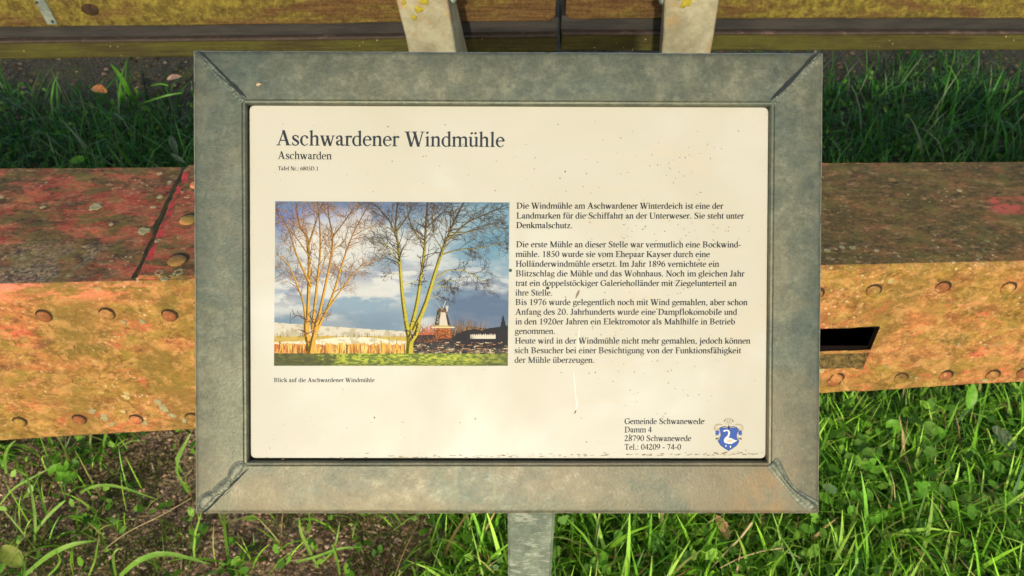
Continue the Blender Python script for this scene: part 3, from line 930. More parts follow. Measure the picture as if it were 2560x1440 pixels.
def weld(cx, cy, seed, kind):
    """a weld bead down the mitre joint from the outer corner (cx, cy = +-1) to the inner corner"""
    rr = np.random.RandomState(seed)
    A = np.array([cx * (SW / 2 - 0.0052), cy * (SH / 2 - 0.0052)]); B = np.array([cx * (SW / 2 - RW + 0.0015), cy * (SH / 2 - RW + 0.0015)])
    D = B - A; L = np.linalg.norm(D); D /= L; N = np.array([-D[1], D[0]])
    n, m = 90, 21
    v = []; f = []
    for i in range(n + 1):
        s = i / n
        end = min(1, s / 0.05, (1 - s) / 0.05); end = math.sqrt(max(0, end * (2 - end)))
        if kind == 'beads':
            ph = (s * 3.05) % 1.0
            w = 0.0024 + 0.0022 * math.sin(math.pi * min(1, ph * 1.0)) ** 0.6
            hh = 0.0012 + 0.0014 * math.sin(math.pi * ph) ** 0.5
            off = 0.0016 * math.sin(s * 9)
        elif kind == 'rope':
            w = 0.0038 + 0.0010 * math.sin(s * 7 + 1); hh = 0.0022; off = 0.0024 * math.sin(s * 5.2 - 0.6)
        else:
            w = 0.0022 + 0.0014 * float(fbm(np.array(s * 6.0), np.array(float(seed)), 3, 3)); hh = 0.0014
            off = 0.0022 * (float(fbm(np.array(s * 5.0), np.array(4.0 + seed), 3, 2)) - 0.5)
        w *= (0.35 + 0.65 * end)
        for j in range(m):
            u = j / (m - 1) * 2 - 1
            wid = w * 1.5
            q = u * wid
            p = A + D * (s * L) + N * (q + off)
            au = abs(u) * 1.5
            if au < 1:
                z = hh * math.sqrt(1 - au * au) * end
                if kind != 'beads': z *= 0.55 + 0.45 * abs(math.cos(u * 3.4 + 0.6 * math.sin(s * 6)))
                z += float(fbm(np.array(s * 38 + seed), np.array(u * 2.0), 9, 3) - 0.5) * 0.0014 * end
            else:
                z = -0.0007 * math.sin((au - 1) / 0.5 * math.pi) + 0.0012
            if j in (0, m - 1): z = -0.0012
            if s in (0, 1): z = -0.001
            v.append((p[0], p[1], z))
    for i in range(n):
        for j in range(m - 1):
            a = i * m + j; f.append((a, a + 1, a + m + 1, a + m))
    me = fix_normals(mesh('weld_bead', v, f, M_weld, True))
    obj('weld_bead', me, sign, T)
M_weld = galvanised('weld_bead_metal', lin(88, 94, 82), lin(112, 114, 98), lin(134, 134, 116), 0.3)
weld(-1, 1, 3, 'ridge'); weld(1, 1, 5, 'ridge'); weld(-1, -1, 7, 'beads'); weld(1, -1, 9, 'rope')
def corner_shadow_grooves():
    # dark strip beside each bead: mitre gap with the bead's shade painted in
    for (cx, cy, off, w0) in ((-1, 1, -0.0040, 0.0011), (1, 1, 0.0040, 0.0015), (-1, -1, 0.0052, 0.0009)):
        A = np.array([cx * (SW / 2 - 0.002), cy * (SH / 2 - 0.002)]); B = np.array([cx * (SW / 2 - RW + 0.002), cy * (SH / 2 - RW + 0.002)])
        D = B - A; L = np.linalg.norm(D); D /= L; N = np.array([-D[1], D[0]])
        if N[1] * off * cy < 0: off = -off
        v = []; f = []; n = 40
        for i in range(n + 1):
            s = i / n
            w = w0 * (0.25 + 1.3 * float(fbm(np.array(s * 9.0), np.array(cx * 3.0 + cy), 5, 3))) * min(1, s * 8, (1 - s) * 8 + 0.1)
            o = off * (0.75 + 0.35 * float(fbm(np.array(s * 4.0), np.array(cx + 9.0), 5, 2)))
            for sg in (-1, 1):
                p = A + D * s * L + N * (o + sg * w)
                v.append((p[0], p[1], 0.0014))
        for i in range(n): f.append((2 * i, 2 * i + 1, 2 * i + 3, 2 * i + 2))
        obj('mitre_shade_strip', fix_normals(mesh('mitre_shade_strip', v, f, M_mitre_shade)), sign, T)
M_mitre_shade = Mt('dark_mitre_shade', 0.8, 0.2).color(lin(34, 42, 42)).m
corner_shadow_grooves()

# printed panel with rounded corners, seated in the frame with a dark gap below and at the left
pc = {k: px2loc(*p) for k, p in dict(tl=(627, 260), tr=(1926, 262), br=(1913, 1141), bl=(623, 1153)).items()}
PX0 = (pc['tl'][0] + pc['bl'][0]) / 2; PX1 = SW / 2 - RW - 0.0003; PY1 = SH / 2 - RW - 0.0003; PY0 = (pc['bl'][1] + pc['br'][1]) / 2 + 0.0005
def panel():
    r = 0.0045; ring = []
    for (cx, cy, a0) in ((PX1 - r, PY1 - r, 0), (PX0 + r, PY1 - r, 90), (PX0 + r, PY0 + r, 180), (PX1 - r, PY0 + r, 270)):
        for k in range(6):
            a = math.radians(a0 + k * 18); ring.append((cx + r * math.cos(a), cy + r * math.sin(a)))
    n = len(ring)
    v = [(x, y, -0.009) for x, y in ring] + [(x, y, -0.0056) for x, y in ring]
    ccx, ccy = (PX0 + PX1) / 2, (PY0 + PY1) / 2
    v += [(ccx + (x - ccx) * (1 - 0.0024), ccy + (y - ccy) * (1 - 0.0035), -0.005) for x, y in ring]
    f = []
    for k in range(n):
        a, b = k, (k + 1) % n
        f += [(a, b, b + n, a + n), (a + n, b + n, b + 2 * n, a + 2 * n)]
    f.append(tuple(range(2 * n, 3 * n)))
    return obj('printed_panel', fix_normals(mesh('printed_panel', v, f, M_panel)), sign, T)
PANEL = panel()
box_obj('backing_plate', (0, 0, -0.012), (SW - 2 * RW + 0.001, SH - 2 * RW + 0.001, 0.005), M_gap, sign, 0, T)
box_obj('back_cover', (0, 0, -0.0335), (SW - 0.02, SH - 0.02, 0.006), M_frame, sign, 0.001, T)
# post
def sign_post():
    w, h = 0.050, 0.93
    v, f = box_data((0, 0, h / 2 - 0.03), (w, w, h + 0.06), 0.003)
    m = Matrix.Translation((0.0215, YPOST + 0.025, 0)) @ Matrix.Rotation(math.radians(-3), 4, 'Z')
    obj('post', fix_normals(mesh('post', v, f, M_post)), sign, m)
    v, f = box_data((0, -0.045, -0.048), (0.09, 0.12, 0.03), 0.003)
    obj('head_bracket', fix_normals(mesh('head_bracket', v, f, M_post)), sign, T)
sign_post()

# ------------------------------------------------------------------ flat print: pen strokes and fills
def catmull(pts, per=6, closed=False):
    P = np.array(pts, float); n = len(P)
    if n < 3 and not closed:
        t = np.linspace(0, 1, 3)[:, None]; return P[0] * (1 - t) + P[-1] * t
    out = []
    for i in range(n if closed else n - 1):
        if closed: a, b, c, d = P[(i - 1) % n], P[i], P[(i + 1) % n], P[(i + 2) % n]
        else: a, b, c, d = P[max(i - 1, 0)], P[i], P[i + 1], P[min(i + 2, n - 1)]
        for k in range(per):
            t = k / per
            out.append(0.5 * ((2 * b) + (c - a) * t + (2 * a - 5 * b + 4 * c - d) * t * t + (3 * b - a - 3 * c + d) * t ** 3))
    if not closed: out.append(P[-1])
    return np.array(out)

class Flat:
    def __init__(s): s.v = []; s.f = []; s.c = []; s.k = 0; s.lay = []
    def poly(s, pts, c=(0, 0, 0)):
        o = len(s.v); s.v += [(p[0], p[1]) for p in pts]; s.f.append(tuple(range(o, len(s.v))))
        s.c += [c] * len(pts); s.lay += [s.k] * len(pts); s.k += 1
    def rib(s, pts, c=(0, 0, 0), smooth=True, per=6, c2=None):
        P = catmull(pts, per) if smooth else np.array(pts, float)
        d = np.gradient(P[:, :2], axis=0); L = np.hypot(d[:, 0], d[:, 1]) + 1e-9
        nx, ny = -d[:, 1] / L, d[:, 0] / L; w = np.maximum(P[:, 2], 0.01) / 2
        o = len(s.v); n = len(P)
        for i in range(n):
            s.v.append((P[i, 0] + nx[i] * w[i], P[i, 1] + ny[i] * w[i])); s.v.append((P[i, 0] - nx[i] * w[i], P[i, 1] - ny[i] * w[i]))
            t = i / (n - 1)
            cc = c if c2 is None else tuple(c[j] * (1 - t) + c2[j] * t for j in range(3))
            s.c += [cc, cc]; s.lay += [s.k, s.k]
        for i in range(n - 1): s.f.append((o + 2 * i, o + 2 * i + 1, o + 2 * i + 3, o + 2 * i + 2))
        s.k += 1
    def disc(s, x, y, r, c=(0, 0, 0), n=12, ry=None):
        s.poly([(x + r * math.cos(a), y + (ry or r) * math.sin(a)) for a in np.linspace(0, 2 * math.pi, n, endpoint=False)], c)
    def build(s, name, parent, fn, z0, mat, dz=2e-7, colors=True):
        P = np.array([fn(x, y) for x, y in s.v])
        P = np.column_stack([P[:, 0], P[:, 1], z0 + np.array(s.lay) * dz])
        me = bpy.data.meshes.new(name); me.from_pydata(P.tolist(), [], s.f)
        if colors:
            ca = me.color_attributes.new('tint', 'FLOAT_COLOR', 'POINT')
            c4 = np.ones((len(P), 4), np.float32); c4[:, :3] = np.array(s.c); ca.data.foreach_set('color', c4.ravel())
        me.materials.append(mat)
        # all faces look out of the panel
        nz = np.empty(len(me.polygons) * 3, np.float32); me.polygons.foreach_get('normal', nz)
        for p in me.polygons:
            if p.normal.z < 0: p.flip()
        me.update()
        return obj(name, me, parent)

# a roman text face drawn with stems, bowls and bracketed serifs, 1000 units to the em
def glyphs():
    G = {}
    class g:
        def __init__(s, ch, adv): s.s = []; G[ch] = (adv, s.s)
        def P(s, *pts): s.s.append(('r', pts)); return s
        def F(s, *pts): s.s.append(('p', pts)); return s
        def D(s, x, y, r=46): s.s.append(('d', (x, y, r))); return s
        def st(s, x, y0, y1, w=84): return s.F((x - w / 2, y0), (x + w / 2, y0), (x + w / 2, y1), (x - w / 2, y1))
        def sf(s, x, y=0, l=105, r=105, w=84, up=1): return s.F((x - l, y), (x + r, y), (x + r, y + 17 * up), (x + w / 2 + 14, y + 26 * up), (x + w / 2, y + 48 * up), (x - w / 2, y + 48 * up), (x - w / 2 - 14, y + 26 * up), (x - l, y + 17 * up))
        def fl(s, x, y, w=84): return s.F((x + w / 2, y), (x + w / 2 - 20, y + 6), (x - w / 2 - 62, y - 42), (x - w / 2 - 62, y - 58), (x - w / 2, y - 58), (x - w / 2, y - 110), (x + w / 2, y - 110))
        def arc(s, cx, cy, rx, ry, a0, a1, ws=84, wt=32, n=22, e0=1.0, e1=1.0):
            pts = []
            for i in range(n + 1):
                t = i / n; a = math.radians(a0 + (a1 - a0) * t)
                k = abs(math.cos(a)) ** 1.6; w = wt + (ws - wt) * k
                w *= e0 + (1 - e0) * min(1, t * 5) if e0 < 1 else 1
                w *= e1 + (1 - e1) * min(1, (1 - t) * 5) if e1 < 1 else 1
                pts.append((cx + (rx - w / 2) * math.cos(a), cy + (ry - w / 2) * math.sin(a), w))
            s.s.append(('R', pts)); return s
        def ln(s, x0, y0, x1, y1, w):                # slanted stem whose ends are cut level
            L = math.hypot(x1 - x0, y1 - y0); h = w * L / abs(y1 - y0) / 2
            return s.F((x0 - h, y0), (x0 + h, y0), (x1 + h, y1), (x1 - h, y1))
        def bar(s, x0, x1, y, w=32): return s.F((x0, y - w / 2), (x1, y - w / 2), (x1, y + w / 2), (x0, y + w / 2))
    def arch(q, x0, x1, first=True):
        q.P((x0 + 20, 340, 20), (x0 + 70, 398, 42), (x0 + (x1 - x0) * 0.55, 432, 62), (x1 - 30, 405, 84), (x1, 330, 84), (x1, 200, 84)); q.st(x1, 0, 220)
    q = g('a', 444).P((70, 345, 60), (100, 405, 52), (180, 440, 38), (250, 425, 62), (288, 360, 84), (292, 280, 84)).st(292, 90, 290).P((292, 120, 84), (300, 60, 80), (345, 18, 52), (400, 34, 40), (436, 66, 18))
    q.P((292, 268, 26), (190, 232, 44), (100, 180, 76), (82, 110, 84), (125, 42, 66), (190, 32, 44), (290, 84, 26)).D(86, 338, 40)
    g('b', 500).st(110, 20, 683).fl(110, 683).arc(262, 222, 206, 232, -168, 150, 88, 34, e1=0.4).P((75, 10, 30), (110, 34, 30), (160, 20, 30))
    g('c', 444).arc(232, 222, 206, 236, 50, 318, 92, 34, e1=0.5).D(352, 352, 44)
    g('d', 500).st(382, 60, 683).fl(382, 683).arc(232, 222, 206, 236, 30, 330, 88, 34, e0=0.4, e1=0.4).F((340, 75), (425, 75), (432, 45), (488, 48), (488, 30), (342, -12))
    g('e', 444).arc(228, 222, 206, 236, 8, 322, 88, 34, e1=0.5).bar(60, 405, 268, 34)
    g('f', 333).st(142, 20, 560).sf(142, 0, 115, 125).P((142, 540, 84), (152, 620, 74), (205, 668, 42), (280, 664, 40)).D(318, 634, 38).bar(22, 312, 435, 32)
    g('g', 470).arc(212, 300, 172, 158, 0, 360, 74, 30, 30).P((300, 412, 30), (380, 416, 36), (462, 408, 40)).P((120, 160, 30), (72, 105, 50), (110, 60, 62), (240, 38, 66), (370, 26, 64), (424, -40, 58), (388, -130, 44), (280, -196, 34), (150, -206, 36), (52, -168, 50), (44, -100, 44), (130, -10, 30))
    q = g('h', 500).st(110, 20, 683).fl(110, 683).sf(110); arch(q, 120, 380); q.sf(380)
    g('i', 278).st(140, 20, 450).fl(140, 452).sf(140).D(134, 618, 52)
    g('j', 278).st(150, -100, 450).fl(150, 452).P((150, -90, 84), (140, -160, 70), (90, -206, 40), (20, -196, 30)).D(0, -178, 38).D(140, 618, 52)
    g('k', 500).st(110, 20, 683).fl(110, 683).sf(110).ln(140, 190, 370, 436, 38).ln(410, 16, 222, 280, 96).bar(290, 470, 440, 26).bar(330, 505, 13, 26)
    g('l', 278).st(138, 20, 683).fl(138, 683).sf(138)
    q = g('m', 778).st(110, 20, 450).fl(110, 452).sf(110); arch(q, 120, 390); q.sf(390); arch(q, 400, 668); q.sf(668)
    q = g('n', 500).st(110, 20, 450).fl(110, 452).sf(110); arch(q, 120, 382); q.sf(382)
    g('o', 500).arc(250, 222, 222, 238, 0, 360, 92, 34, 32)
    g('p', 500).st(110, -205, 450).fl(110, 452).sf(110, -217, 100, 130).arc(262, 222, 206, 236, -150, 150, 88, 34, e0=0.4, e1=0.4)
    g('r', 333).st(115, 20, 450).fl(115, 452).sf(115, 0, 110, 125).P((130, 320, 24), (175, 395, 46), (240, 428, 64), (290, 418, 50)).D(300, 404, 42)
    g('s', 389).P((326, 318, 14), (300, 385, 26), (240, 436, 34), (160, 444, 42), (88, 396, 66), (98, 310, 82), (190, 240, 92), (290, 170, 88), (322, 100, 72), (280, 30, 50), (190, 4, 36), (110, 24, 32), (60, 90, 26), (48, 152, 12)).F((322, 320), (336, 320), (330, 450), (318, 450)).F((44, 150), (58, 150), (58, 0), (44, 0))
    g('t', 278).st(112, 100, 520).F((70, 420), (70, 450), (112, 500), (140, 580), (154, 580), (154, 420)).bar(20, 260, 432, 32).P((112, 120, 84), (120, 50, 76), (170, 14, 50), (220, 24, 34), (266, 66, 16))
    g('u', 500).st(115, 120, 440).P((115, 130, 84), (125, 55, 82), (190, 22, 52), (270, 36, 42), (372, 100, 24)).st(382, 60, 440).bar(14, 115, 437, 26).bar(280, 400, 437, 26).F((340, 75), (425, 75), (432, 45), (488, 48), (488, 30), (342, -12))
    g('v', 500).ln(255, -12, 92, 440, 90).ln(262, -12, 400, 440, 38).bar(12, 196, 438, 26).bar(320, 482, 438, 26)
    g('w', 722).ln(232, -12, 92, 440, 90).ln(238, -12, 362, 400, 38).ln(492, -12, 352, 440, 90).ln(498, -12, 628, 440, 38).bar(14, 196, 438, 26).bar(270, 430, 438, 26).bar(550, 706, 438, 26)
    g('x', 500).ln(395, 10, 95, 440, 92).ln(90, 10, 385, 440, 36).bar(15, 190, 438, 26).bar(300, 470, 438, 26).bar(15, 185, 13, 26).bar(300, 485, 13, 26)
    g('y', 500).ln(262, 0, 92, 440, 90).P((400, 440, 38), (262, 0, 40), (205, -130, 44), (150, -190, 50), (80, -190, 44)).bar(12, 196, 438, 26).bar(320, 482, 438, 26).D(66, -176, 36)
    g('z', 444).ln(84, 14, 352, 436, 86).bar(44, 402, 436, 30).bar(30, 420, 14, 30).F((44, 450), (60, 450), (50, 330), (36, 330)).F((402, 0), (420, 0), (430, 130), (414, 130))
    for c, b, x, w in (('ä', 'a', 215, 444), ('ö', 'o', 250, 500), ('ü', 'u', 250, 500)):
        G[c] = (w, G[b][1] + [('d', (x - 88, 610, 50)), ('d', (x + 88, 610, 50))])
    C = 98
    g('A', 722).ln(560, 14, 345, 674, 108).ln(118, 14, 345, 640, 36).bar(180, 480, 222, 36).bar(14, 215, 13, 26).bar(450, 708, 13, 26)
    g('B', 667).st(165, 20, 645, C).bar(20, 330, 648, 28).bar(20, 330, 14, 28).bar(165, 350, 345, 32).arc(310, 500, 240, 162, -90, 90, 100, 32).arc(320, 180, 272, 180, -90, 90, 108, 32)
    g('D', 722).st(165, 20, 645, C).bar(18, 330, 648, 28).bar(18, 330, 14, 28).arc(300, 331, 388, 331, -90, 90, 112, 30)
    g('E', 611).st(165, 20, 645, C).bar(16, 560, 646, 32).bar(16, 570, 16, 32).bar(165, 420, 345, 34).F((405, 265), (424, 265), (424, 430), (405, 430)).F((540, 510), (558, 510), (560, 662), (520, 662)).F((580, 170), (600, 170), (570, 0), (520, 0))
    g('F', 556).st(165, 20, 645, C).sf(165, 0, 145, 150, C).bar(16, 530, 646, 32).bar(165, 410, 345, 34).F((400, 265), (419, 265), (419, 430), (400, 430)).F((520, 510), (538, 510), (540, 662), (500, 662))
    g('G', 722).arc(375, 331, 345, 345, 42, 330, 112, 34, 30).st(610, 60, 310, 96).bar(500, 706, 306, 28).F((596, 450), (616, 450), (610, 672), (594, 672)).P((560, 90, 30), (610, 75, 40), (650, 90, 30))
    g('H', 722).st(155, 20, 645, C).st(565, 20, 645, C).sf(155, 0, 138, 138, C).sf(155, 662, 138, 138, C, -1).sf(565, 0, 138, 138, C).sf(565, 662, 138, 138, C, -1).bar(155, 565, 340, 36)
    g('I', 333).st(166, 20, 645, C).sf(166, 0, 148, 148, C).sf(166, 662, 148, 148, C, -1)
    g('J', 389).st(232, 110, 645, C).sf(232, 662, 148, 140, C, -1).P((232, 130, 98), (222, 50, 84), (165, 4, 48), (95, 0, 40)).D(62, 50, 46)
    g('K', 722).st(155, 20, 645, C).sf(155, 0, 138, 138, C).sf(155, 662, 138, 138, C, -1).ln(200, 285, 560, 650, 42).ln(620, 14, 310, 380, 116).bar(430, 672, 649, 26).bar(480, 722, 13, 26)
    g('L', 611).st(155, 20, 645, C).sf(155, 662, 140, 150, C, -1).bar(14, 570, 16, 32).F((575, 180), (596, 180), (565, 0), (510, 0))
    g('M', 889).st(150, 20, 640, 40).ln(445, 0, 175, 650, 108).ln(450, 0, 715, 640, 36).st(740, 20, 645, C).sf(150, 0, 120, 120, 40).sf(740, 0, 140, 130, C).bar(20, 220, 649, 26).bar(690, 872, 649, 26)
    g('N', 722).st(135, 20, 640, 38).ln(600, -10, 150, 650, 104).st(600, -5, 645, 38).sf(135, 0, 118, 118, 38).bar(14, 200, 649, 26).bar(490, 712, 649, 26)
    g('S', 556).P((470, 470, 14), (440, 560, 28), (370, 638, 34), (265, 656, 42), (150, 610, 72), (120, 515, 92), (180, 420, 104), (330, 320, 112), (440, 225, 104), (440, 110, 88), (360, 28, 50), (250, 6, 38), (140, 40, 34), (75, 130, 28), (58, 215, 12)).F((462, 468), (480, 468), (470, 676), (454, 676)).F((48, 215), (64, 215), (68, -14), (50, -14))
    g('T', 611).st(305, 20, 645, C).sf(305, 0, 145, 145, C).bar(18, 592, 644, 34).F((18, 662), (50, 662), (40, 500), (22, 500)).F((592, 662), (560, 662), (570, 500), (588, 500))
    g('U', 722).st(155, 200, 645, C).P((155, 220, 98), (170, 95, 94), (250, 30, 60), (370, 10, 40), (500, 40, 44), (580, 110, 38), (600, 220, 36)).st(600, 200, 645, 38).sf(155, 662, 138, 138, C, -1).bar(490, 706, 649, 26)
    g('W', 944).ln(320, -14, 130, 650, 106).ln(328, -14, 500, 600, 36).ln(660, -14, 465, 650, 106).ln(668, -14, 850, 650, 36).bar(6, 262, 649, 26).bar(340, 580, 649, 26).bar(760, 938, 649, 26)
    g('Z', 611).ln(95, 16, 500, 646, 104).bar(50, 580, 646, 32).bar(14, 590, 16, 32).F((46, 662), (64, 662), (50, 490), (32, 490)).F((570, 0), (590, 0), (606, 180), (588, 180))
    g('0', 500).arc(250, 331, 222, 345, 0, 360, 92, 32, 32)
    g('1', 500).st(262, 20, 640, 88).sf(262, 0, 130, 130, 88).F((306, 672), (290, 672), (112, 590), (118, 574), (218, 600), (218, 560), (306, 560))
    g('2', 500).P((50, 500, 18), (90, 600, 42), (190, 650, 56), (300, 625, 78), (345, 540, 92), (325, 430, 88), (230, 270, 60), (70, 60, 46)).F((30, 0), (430, 0), (475, 140), (458, 140), (420, 80), (90, 80), (30, 20))
    g('4', 500).st(335, 0, 670, 84).bar(20, 475, 190, 56).P((40, 190, 34), (190, 410, 36), (330, 640, 40))
    g('5', 500).P((130, 400, 30), (230, 400, 50), (345, 350, 80), (395, 230, 96), (360, 90, 80), (260, 20, 50), (150, 2, 44), (70, 30, 50)).F((165, 662), (430, 662), (400, 590), (175, 590), (150, 480), (165, 415), (120, 415)).D(78, 40, 38)
    g('6', 500).arc(258, 205, 212, 220, 0, 360, 90, 32, 30).P((82, 220, 88), (100, 370, 88), (190, 520, 70), (320, 625, 44), (448, 668, 16))
    g('7', 500).F((80, 662), (450, 662), (450, 645), (240, -8), (180, -8), (380, 588), (120, 588), (70, 510), (30, 520))
    g('8', 500).arc(250, 510, 182, 165, 0, 360, 74, 32, 30).arc(250, 172, 206, 186, 0, 360, 84, 32, 30).ln(330, 230, 160, 470, 60)
    g('9', 500).arc(242, 458, 212, 218, 0, 360, 90, 32, 30).P((418, 440, 88), (400, 290, 88), (310, 140, 70), (180, 30, 44), (52, -16, 16))
    g('.', 250).D(125, 42, 54)
    g(',', 250).D(120, 44, 54).P((150, 40, 50), (160, -30, 40), (90, -130, 14))
    g(':', 278).D(138, 42, 54).D(138, 400, 54)
    g('-', 333).bar(38, 285, 220, 62)
    G[' '] = (250, [])
    return G
GLY = glyphs()

def text_line(F, s, pa, pb, em_px, off=(0, 0)):
    """one printed line between two photographed points of its baseline; em size in photograph pixels"""
    a = px2loc(*pa); b = px2loc(*pb)
    em = em_px / 2745.0 / 1000.0
    adv = sum(GLY[c][0] for c in s) - 40
    sx = math.hypot(b[0] - a[0], b[1] - a[1]) / adv
    ux, uy = (b[0] - a[0]) / (adv * sx), (b[1] - a[1]) / (adv * sx)
    x = 0.0
    for c in s:
        w, st = GLY[c]
        def mp(q): return (a[0] + ux * (x + q[0] + off[0]) * sx - uy * q[1] * em, a[1] + uy * (x + q[0]) * sx + ux * (q[1] + off[1]) * em)
        for kind, d in st:
            if kind == 'p': F.poly([mp(p) for p in d])
            elif kind == 'd': F.poly([mp((d[0] + d[2] * math.cos(t), d[1] + d[2] * math.sin(t))) for t in np.linspace(0, 2 * math.pi, 12, endpoint=False)])
            else:
                P = catmull(d, 5) if kind == 'r' else np.array(d)
                g = np.gradient(P[:, :2], axis=0); L = np.hypot(g[:, 0], g[:, 1]) + 1e-9
                n = np.stack([-g[:, 1] / L, g[:, 0] / L], 1); w2 = P[:, 2:3] / 2
                A = P[:, :2] + n * w2; B = P[:, :2] - n * w2
                o = len(F.v)
                for i in range(len(P)): F.v += [mp(A[i]), mp(B[i])]
                F.c += [(0, 0, 0)] * (2 * len(P)); F.lay += [F.k] * (2 * len(P)); F.k += 1
                for i in range(len(P) - 1): F.f.append((o + 2 * i, o + 2 * i + 1, o + 2 * i + 3, o + 2 * i + 2))
        x += w
ident = lambda x, y: (x, y)
ZP = -0.005
def lettering(lines, mat, label):
    F = Flat()
    for (s, x0, x1, y0, y1, em) in lines:
        # ink spread: each letter is laid down twice, slightly apart
        k = 11 if em > 40 else (15 if em > 25 else 26)
        for off in ((-k, -k * 0.6), (k, k * 0.6)): text_line(F, s, (x0, y0), (x1, y1), em, off)
    # letters overlap only within themselves: the same few levels serve every letter
    F.lay = [l % 9 for l in F.lay]
    o = F.build('lettering', PANEL, ident, ZP + 0.00006, mat, dz=3e-6, colors=False)
    o['label'] = label
lettering([('Aschwardener Windmühle', 690, 1260, 363.0, 367.5, 55.5)], M_ink2, 'large dark title line')
lettering([('Aschwarden', 694, 828.5, 397.5, 398.5, 28.6)], M_ink, 'place name under the title')
lettering([('Tafel Nr.: 6805D.1', 695, 796, 425.6, 426.2, 14.6)], M_ink, 'small board number line')
body = [('Die Windmühle am Aschwardener Winterdeich ist eine der', 1291, 1807, 521.5), ('Landmarken für die Schiffahrt an der Unterweser. Sie steht unter', 1291, 1859, 546.2),
        ('Denkmalschutz.', 1290, 1431, 570.2), ('Die erste Mühle an dieser Stelle war vermutlich eine Bockwind-', 1290, 1852, 618.1), ('mühle. 1850 wurde sie vom Ehepaar Kayser durch eine', 1289, 1774, 642.3),
        ('Holländerwindmühle ersetzt. Im Jahr 1896 vernichtete ein', 1289, 1797, 666.6), ('Blitzschlag die Mühle und das Wohnhaus. Noch im gleichen Jahr', 1289, 1860, 690.8),
        ('trat ein doppelstöckiger Galerieholländer mit Ziegelunterteil an', 1289, 1841, 714.8), ('ihre Stelle.', 1288, 1381, 738.7), ('Bis 1976 wurde gelegentlich noch mit Wind gemahlen, aber schon', 1288, 1868, 762.4),
        ('Anfang des 20. Jahrhunderts wurde eine Dampflokomobile und', 1288, 1842, 786.6), ('in den 1920er Jahren ein Elektromotor als Mahlhilfe in Betrieb', 1288, 1837, 810.9), ('genommen.', 1287, 1388, 834.6),
        ('Heute wird in der Windmühle nicht mehr gemahlen, jedoch können', 1287, 1875, 858.8), ('sich Besucher bei einer Besichtigung von der Funktionsfähigkeit', 1286, 1852, 883.0), ('der Mühle überzeugen.', 1286, 1486, 906.8)]
lettering([(s, a, b, y, y + (0.4 if y < 800 else 0.2), 22.4) for (s, a, b, y) in body], M_ink, 'body text right of the picture')
lettering([('Blick auf die Aschwardener Windmühle', 684.5, 936, 955, 955, 15.6)], M_ink, 'caption under the picture')
lettering([('Gemeinde Schwanewede', 1561, 1759.5, 1060, 1060, 21.6), ('Damm 4', 1561, 1629, 1081, 1081, 21.6), ('28790 Schwanewede', 1561, 1727.5, 1102.6, 1102.6, 21.6), ('Tel.: 04209 - 74-0', 1561, 1702, 1124.2, 1124.2, 21.6)], M_ink, 'address of the municipality beside the crest')

